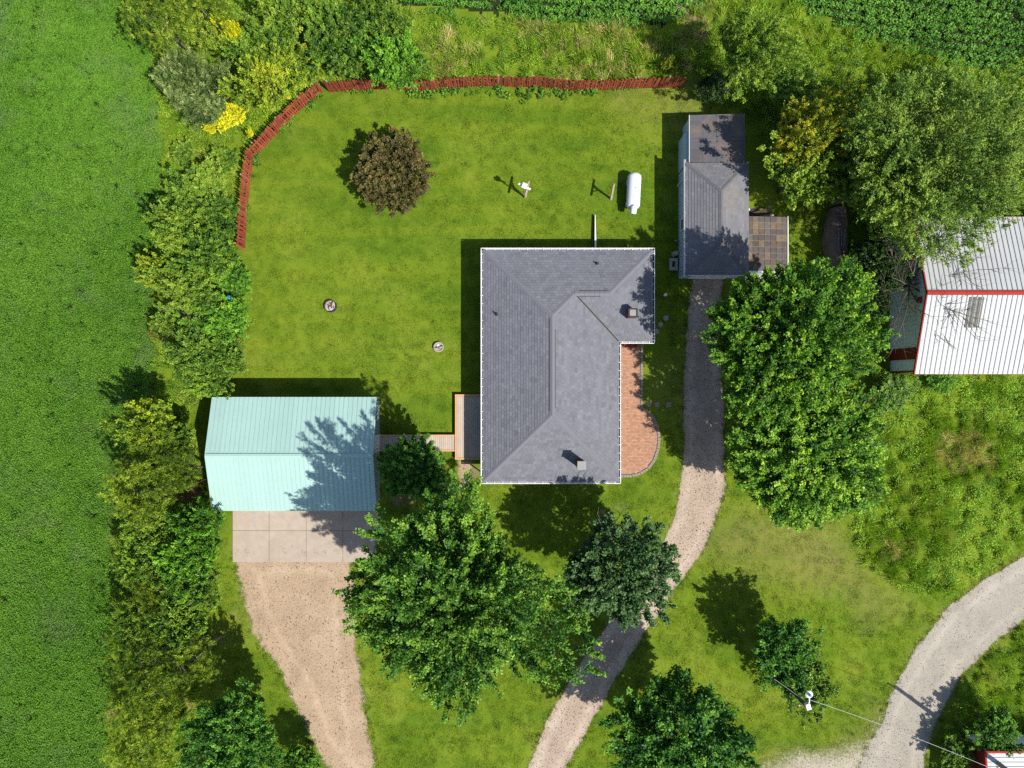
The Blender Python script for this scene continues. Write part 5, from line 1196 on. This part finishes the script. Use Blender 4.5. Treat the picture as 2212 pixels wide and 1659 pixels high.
T('shrub', 2065, 1628, 46, 2.4, PR[1], M['green'], 'weedy bush between the road and the small barn', 'shrub', unit=2.2, unitz=1.7, rz=3)
T('ash_tree', 1850, 290, 125, 8.6, BIG['ash2'], M['olive'], 'olive tree between the golden tree and the largest grey green tree', unit=4.5, unitz=3.5, tr=.16, rz=2.9)
T('ash_tree', 2110, 405, 120, 8.5, BIG['ash2'], M['neolive'], 'grey green tree hanging over the upper edge of the barn roof', unit=4.5, unitz=3.5, tr=.16, rz=4.1)
T('shrub', 1720, 205, 62, 2.6, PR[1], M['green'], 'broad bush just below the poplar', 'shrub', unit=2.2, unitz=1.7, rz=2.2)
T('shrub', 2010, 190, 60, 2.2, PR[2], M['olive'], 'low olive bush at the edge of the crop rows', 'shrub', unit=2.2, unitz=1.7, rz=.2)
T('shrub', 1540, 190, 40, 2.4, PR[3], M['darkshrub'], 'dark bush at the right end of the red fence', 'shrub', unit=2.2, unitz=1.7, rz=.9)
# hedge row along the west side, north to south
HG = 'mixed hedge row between the soybean field and the yard'
L = [
 ('pine_tree', 352, 50, 74, 6.5, PI[0], 'pine', 'pine with yellow green tufts at the top left end of the hedge', 2.5, 2.0, .0),
 ('pine_tree', 462, 45, 72, 6.0, PI[1], 'pine', 'second pine from the top left, right of the first', 2.5, 2.0, 1.),
 ('willow_shrub', 392, 172, 62, 4.5, WL, 'greygreen', 'silvery grey green willow at the field edge', 2.6, 1.8, .3),
 ('willow_shrub', 440, 232, 50, 3.4, WL, 'greygreen', 'low willow clump left of the yellow cluster', 2.6, 1.8, 4.0),
 ('willow_shrub', 455, 195, 66, 4.2, WL, 'greygreen', 'silvery willow just above the yellow bush', 2.6, 1.8, 2.1),
 ('hedge_tree', 575, 180, 70, 5.5, PR[0], 'lime', 'lime green tree inside the bend of the fence', 2.2, 1.7, .5),
 ('hedge_tree', 640, 150, 62, 4.8, PR[1], 'lime', 'yellow green bushy tree above the fence corner', 2.2, 1.7, 1.9),
 ('hedge_tree', 545, 110, 62, 4.6, PR[2], 'green', 'green tree between the pines and the fence bend', 2.2, 1.7, 2.6),
 ('hedge_tree', 620, 45, 72, 5.2, PR[3], 'olive', 'olive green tree at the top edge right of the pines', 2.2, 1.7, .2),
 ('hedge_tree', 715, 70, 78, 5.6, PR[4], 'green', 'wide green tree at the top edge above the fence corner', 2.2, 1.7, 1.1),
 ('hedge_tree', 755, 130, 52, 4.0, PR[0], 'green', 'dark green bush against the fence left of the gap', 2.2, 1.7, 3.),
 ('hedge_tree', 832, 45, 58, 4.6, PR[1], 'olive', 'yellow tinged tree at the edge of the crop', 2.2, 1.7, .8),
 ('hedge_tree', 850, 138, 72, 5.0, PR[2], 'bright', 'leafy tree spilling over the gap in the fence', 2.2, 1.7, 2.2),
 ('flowering_shrub', 510, 78, 20, 5.6, PR[3], 'yellow', 'small bright yellow bush between the pines', 2.2, 1.7, .1),
 ('flowering_shrub', 502, 246, 30, 2.6, PR[4], 'yellow', 'largest vivid yellow bush inside the fence bend', 2.2, 1.7, .7),
 ('flowering_shrub', 482, 262, 22, 2.4, PR[0], 'yellow', 'yellow bush touching the lower left of the largest yellow one', 2.2, 1.7, 1.7),
 ('flowering_shrub', 459, 274, 16, 2.1, PR[1], 'yellow', 'leftmost yellow bush of the cluster by the willows', 2.2, 1.7, 2.7),
 ('flowering_shrub', 541, 288, 9, 1.7, PR[2], 'yellow', 'tiny yellow bush close behind the red fence', 2.2, 1.7, .9),
 ('flowering_shrub', 1446, 138, 17, 1.8, PR[3], 'gold', 'yellow flowering bush behind the right end of the fence', 2.2, 1.7, .9),
 ('shrub', 480, 345, 34, 1.8, PR[4], 'green', 'low green bush below the yellow cluster', 2.2, 1.7, 1.),
 ('shrub', 395, 330, 30, 1.6, PR[0], 'olive', 'low olive bush at the field edge beside the yellow cluster', 2.2, 1.7, 2.),
 ('shrub', 450, 400, 50, 3.0, PR[1], 'olive', 'rounded shrub halfway down the left fence', 2.2, 1.7, .3),
 ('shrub', 395, 430, 52, 3.2, PR[2], 'green', 'green shrub at the field edge beside the left fence', 2.2, 1.7, 1.4),
 ('shrub', 470, 465, 52, 3.4, PR[3], 'green', 'green shrub behind the lower end of the left fence', 2.2, 1.7, 2.4),
 ('hedge_tree', 385, 508, 62, 4.6, PR[4], 'olive', 'olive tree level with the end of the fence', 2.2, 1.7, 3.3),
 ('hedge_tree', 455, 548, 66, 4.4, PR[0], 'green', 'green tree just below the end of the fence', 2.2, 1.7, .6),
 ('hedge_tree', 348, 592, 44, 4.0, PR[1], 'lime', 'yellowish tree leaning out over the soybeans', 2.2, 1.7, 1.2),
 ('hedge_tree', 410, 628, 66, 4.4, PR[2], 'olive', 'olive tree left of the blue ball', 2.2, 1.7, 2.2),
 ('hedge_tree', 486, 690, 62, 3.4, PR[3], 'bright', 'bright leafy shrub just below the blue ball', 2.2, 1.7, .2),
 ('hedge_tree', 505, 612, 42, 2.2, PR[4], 'bright', 'bright shrub at the lawn edge right above the blue ball', 2.2, 1.7, 1.9),
 ('hedge_tree', 365, 700, 44, 3.0, PR[0], 'olive', 'thin olive shrub around the grey dead branches', 2.2, 1.7, 2.9),
 ('hedge_tree', 340, 722, 17, 2.2, PR[1], 'gold', 'little golden shrub at the field edge', 2.2, 1.7, .4),
 ('hedge_tree', 415, 765, 62, 4.0, PR[2], 'green', 'green tree level with the well cover', 2.2, 1.7, .9),
 ('hedge_tree', 490, 775, 50, 3.4, PR[3], 'green', 'green tree at the lawn edge above the garage', 2.2, 1.7, 1.5),
 ('hedge_tree', 450, 825, 48, 3.6, PR[4], 'green', 'green tree just above the garage corner', 2.2, 1.7, 2.5),
 ('hedge_tree', 325, 905, 62, 5.8, PR[0], 'lime', 'bright lime tree beside the garage, nearest the field', 2.2, 1.7, .3),
 ('hedge_tree', 380, 945, 42, 4.2, PR[1], 'green', 'small green tree left of the mint roof', 2.2, 1.7, 1.3),
 ('pine_tree', 345, 985, 66, 6.0, PI[2], 'pine', 'pine level with the garage ridge', 2.5, 2.0, .4),
 ('pine_tree', 320, 1060, 74, 6.4, PI[0], 'pine', 'pine left of the brown dead tree', 2.5, 2.0, 2.1),
 ('pine_tree', 400, 1020, 46, 5.4, PI[1], 'pine', 'small pine above the brown dead tree', 2.5, 2.0, 1.1),
 ('hedge_tree', 330, 1135, 66, 5.2, PR[2], 'olive', 'olive tree below the pines left of the garage apron', 2.2, 1.7, .8),
 ('hedge_tree', 432, 1135, 60, 5.4, PR[3], 'bright', 'bright green tree touching the garage lower corner', 2.2, 1.7, 2.4),
 ('hedge_tree', 398, 1205, 68, 5.6, PR[4], 'bright', 'bright green tree left of the concrete pad', 2.2, 1.7, 1.6),
 ('hedge_tree', 308, 1215, 62, 5.0, PR[0], 'green', 'green tree at the field edge level with the concrete pad', 2.2, 1.7, 2.8),
 ('pine_tree', 335, 1278, 58, 5.4, PI[2], 'pine', 'pine at the field edge level with the top of the parking gravel', 2.5, 2.0, 2.9),
 ('hedge_tree', 425, 1268, 56, 5.0, PR[1], 'green', 'green tree at the left edge of the lawn strip', 2.2, 1.7, .5),
 ('hedge_tree', 395, 1335, 70, 5.2, PR[2], 'green', 'full green tree above the lower pines', 2.2, 1.7, 1.),
 ('hedge_tree', 300, 1345, 56, 4.8, PR[3], 'green', 'green tree at the field edge above the lower pines', 2.2, 1.7, 2.),
 ('pine_tree', 330, 1425, 72, 6.4, PI[1], 'pine', 'uppermost of the three lower pines', 2.5, 2.0, 1.4),
 ('pine_tree', 425, 1420, 58, 5.8, PI[0], 'pine', 'pine reaching right towards the parking gravel', 2.5, 2.0, .7),
 ('pine_tree', 345, 1510, 78, 6.4, PI[2], 'pine', 'middle of the three lower pines', 2.5, 2.0, 2.5),
 ('pine_tree', 318, 1608, 74, 6.0, PI[0], 'pine', 'lowest pine at the bottom left of the hedge', 2.5, 2.0, 1.9),
]
for nm, u, v, r0, zt, mi, mk, lab, un, uz, rz in L:
    cat = 'tree' if 'tree' in nm else 'shrub'
    T(nm, u, v, r0*1.10, zt*(1.22 if u < 600 and zt > 3.2 else 1.05), mi, M[mk], lab, cat, HG if v > 0 and u < 900 else None, rz=rz, unit=un, unitz=uz, tr=.09, nl=7 if mi not in PI else 14, bark='bark' if mi not in PI else 'deadwood')

# bare and dead trees
def dead_tree(name, u, v, z0, spread, ztop, mat, label, seed, levels=3, nb=9, r0=.10, up=.5, thin=.012, per=6):
    P = V(u, v, z0); root = empty(name, (P.x, P.y, 0), label, 'tree'); r = random.Random(seed)
    mb = MB(); mb.tube([(0, 0, 0), (.05, .03, z0*.5), (0, 0, z0)], [r0*1.5, r0*1.2, r0], 8); tk = mb.build('trunk', mat, root)
    def grow(mb, p, d, L, rad, lv):
        pts_ = [p]; q = p.copy(); dd = d.copy(); n = 5
        for i in range(n):
            dd = (dd + Vector((r.uniform(-1, 1), r.uniform(-1, 1), r.uniform(-.5, .7)))*.17).normalized(); q = q + dd*L/n; pts_.append(q.copy())
        mb.tube(pts_, [max(thin*.5, rad*(1-.8*i/n)) for i in range(n+1)], 5, False)
        if lv > 0:
            for k_ in range(per):
                i = r.randint(1, n); a = (dd + Vector((r.uniform(-1, 1), r.uniform(-1, 1), r.uniform(-.4, .6)))*.8).normalized(); grow(mb, pts_[i], a, L*r.uniform(.4, .62), max(thin, rad*.5), lv-1)
    for k_ in range(nb):
        a = 2*math.pi*k_/nb + r.uniform(-.25, .25); d = Vector((math.cos(a), math.sin(a), up*r.uniform(.4, 1.3))).normalized()
        mb = MB(); grow(mb, Vector((0, 0, z0*r.uniform(.75, 1))), d, spread*r.uniform(.6, .85), r0*.55, levels-1); mb.build('branch', mat, root)
    return root
dead_tree('dead_tree', 1972, 615, 3.8, 4.6, 6, M['bark'], 'leafless grey tree spreading over the red barn edge', 5, 3, 13, .09, .5, .010, 6)
dead_tree('dead_tree', 402, 1075, 2.6, 1.5, 4, M['browntwig'], 'brown dead conifer between the pines and the garage', 6, 3, 16, .07, .3, .016, 4)
dead_tree('dead_tree', 397, 678, 2.2, 1.4, 4, M['deadwood'], 'grey dead branches left of the blue ball', 7, 2, 10, .06, .4, .014, 5)
dead_tree('dead_tree', 350, 722, 2.0, 1.0, 3, M['browntwig'], 'small bare brown bush at the field edge', 8, 2, 10, .04, .4, .014, 5)
dead_tree('dead_tree', 1325, 1140, 6.4, 2.0, 8, M['deadwood'], 'bare twiggy treetop rising above the dusky green tree', 9, 3, 8, .08, .8, .011, 4)
dead_tree('dead_tree', 375, 1430, 5.2, 1.6, 6, M['deadwood'], 'bare branches showing among the lower pines', 10, 2, 8, .05, .2, .014, 4)
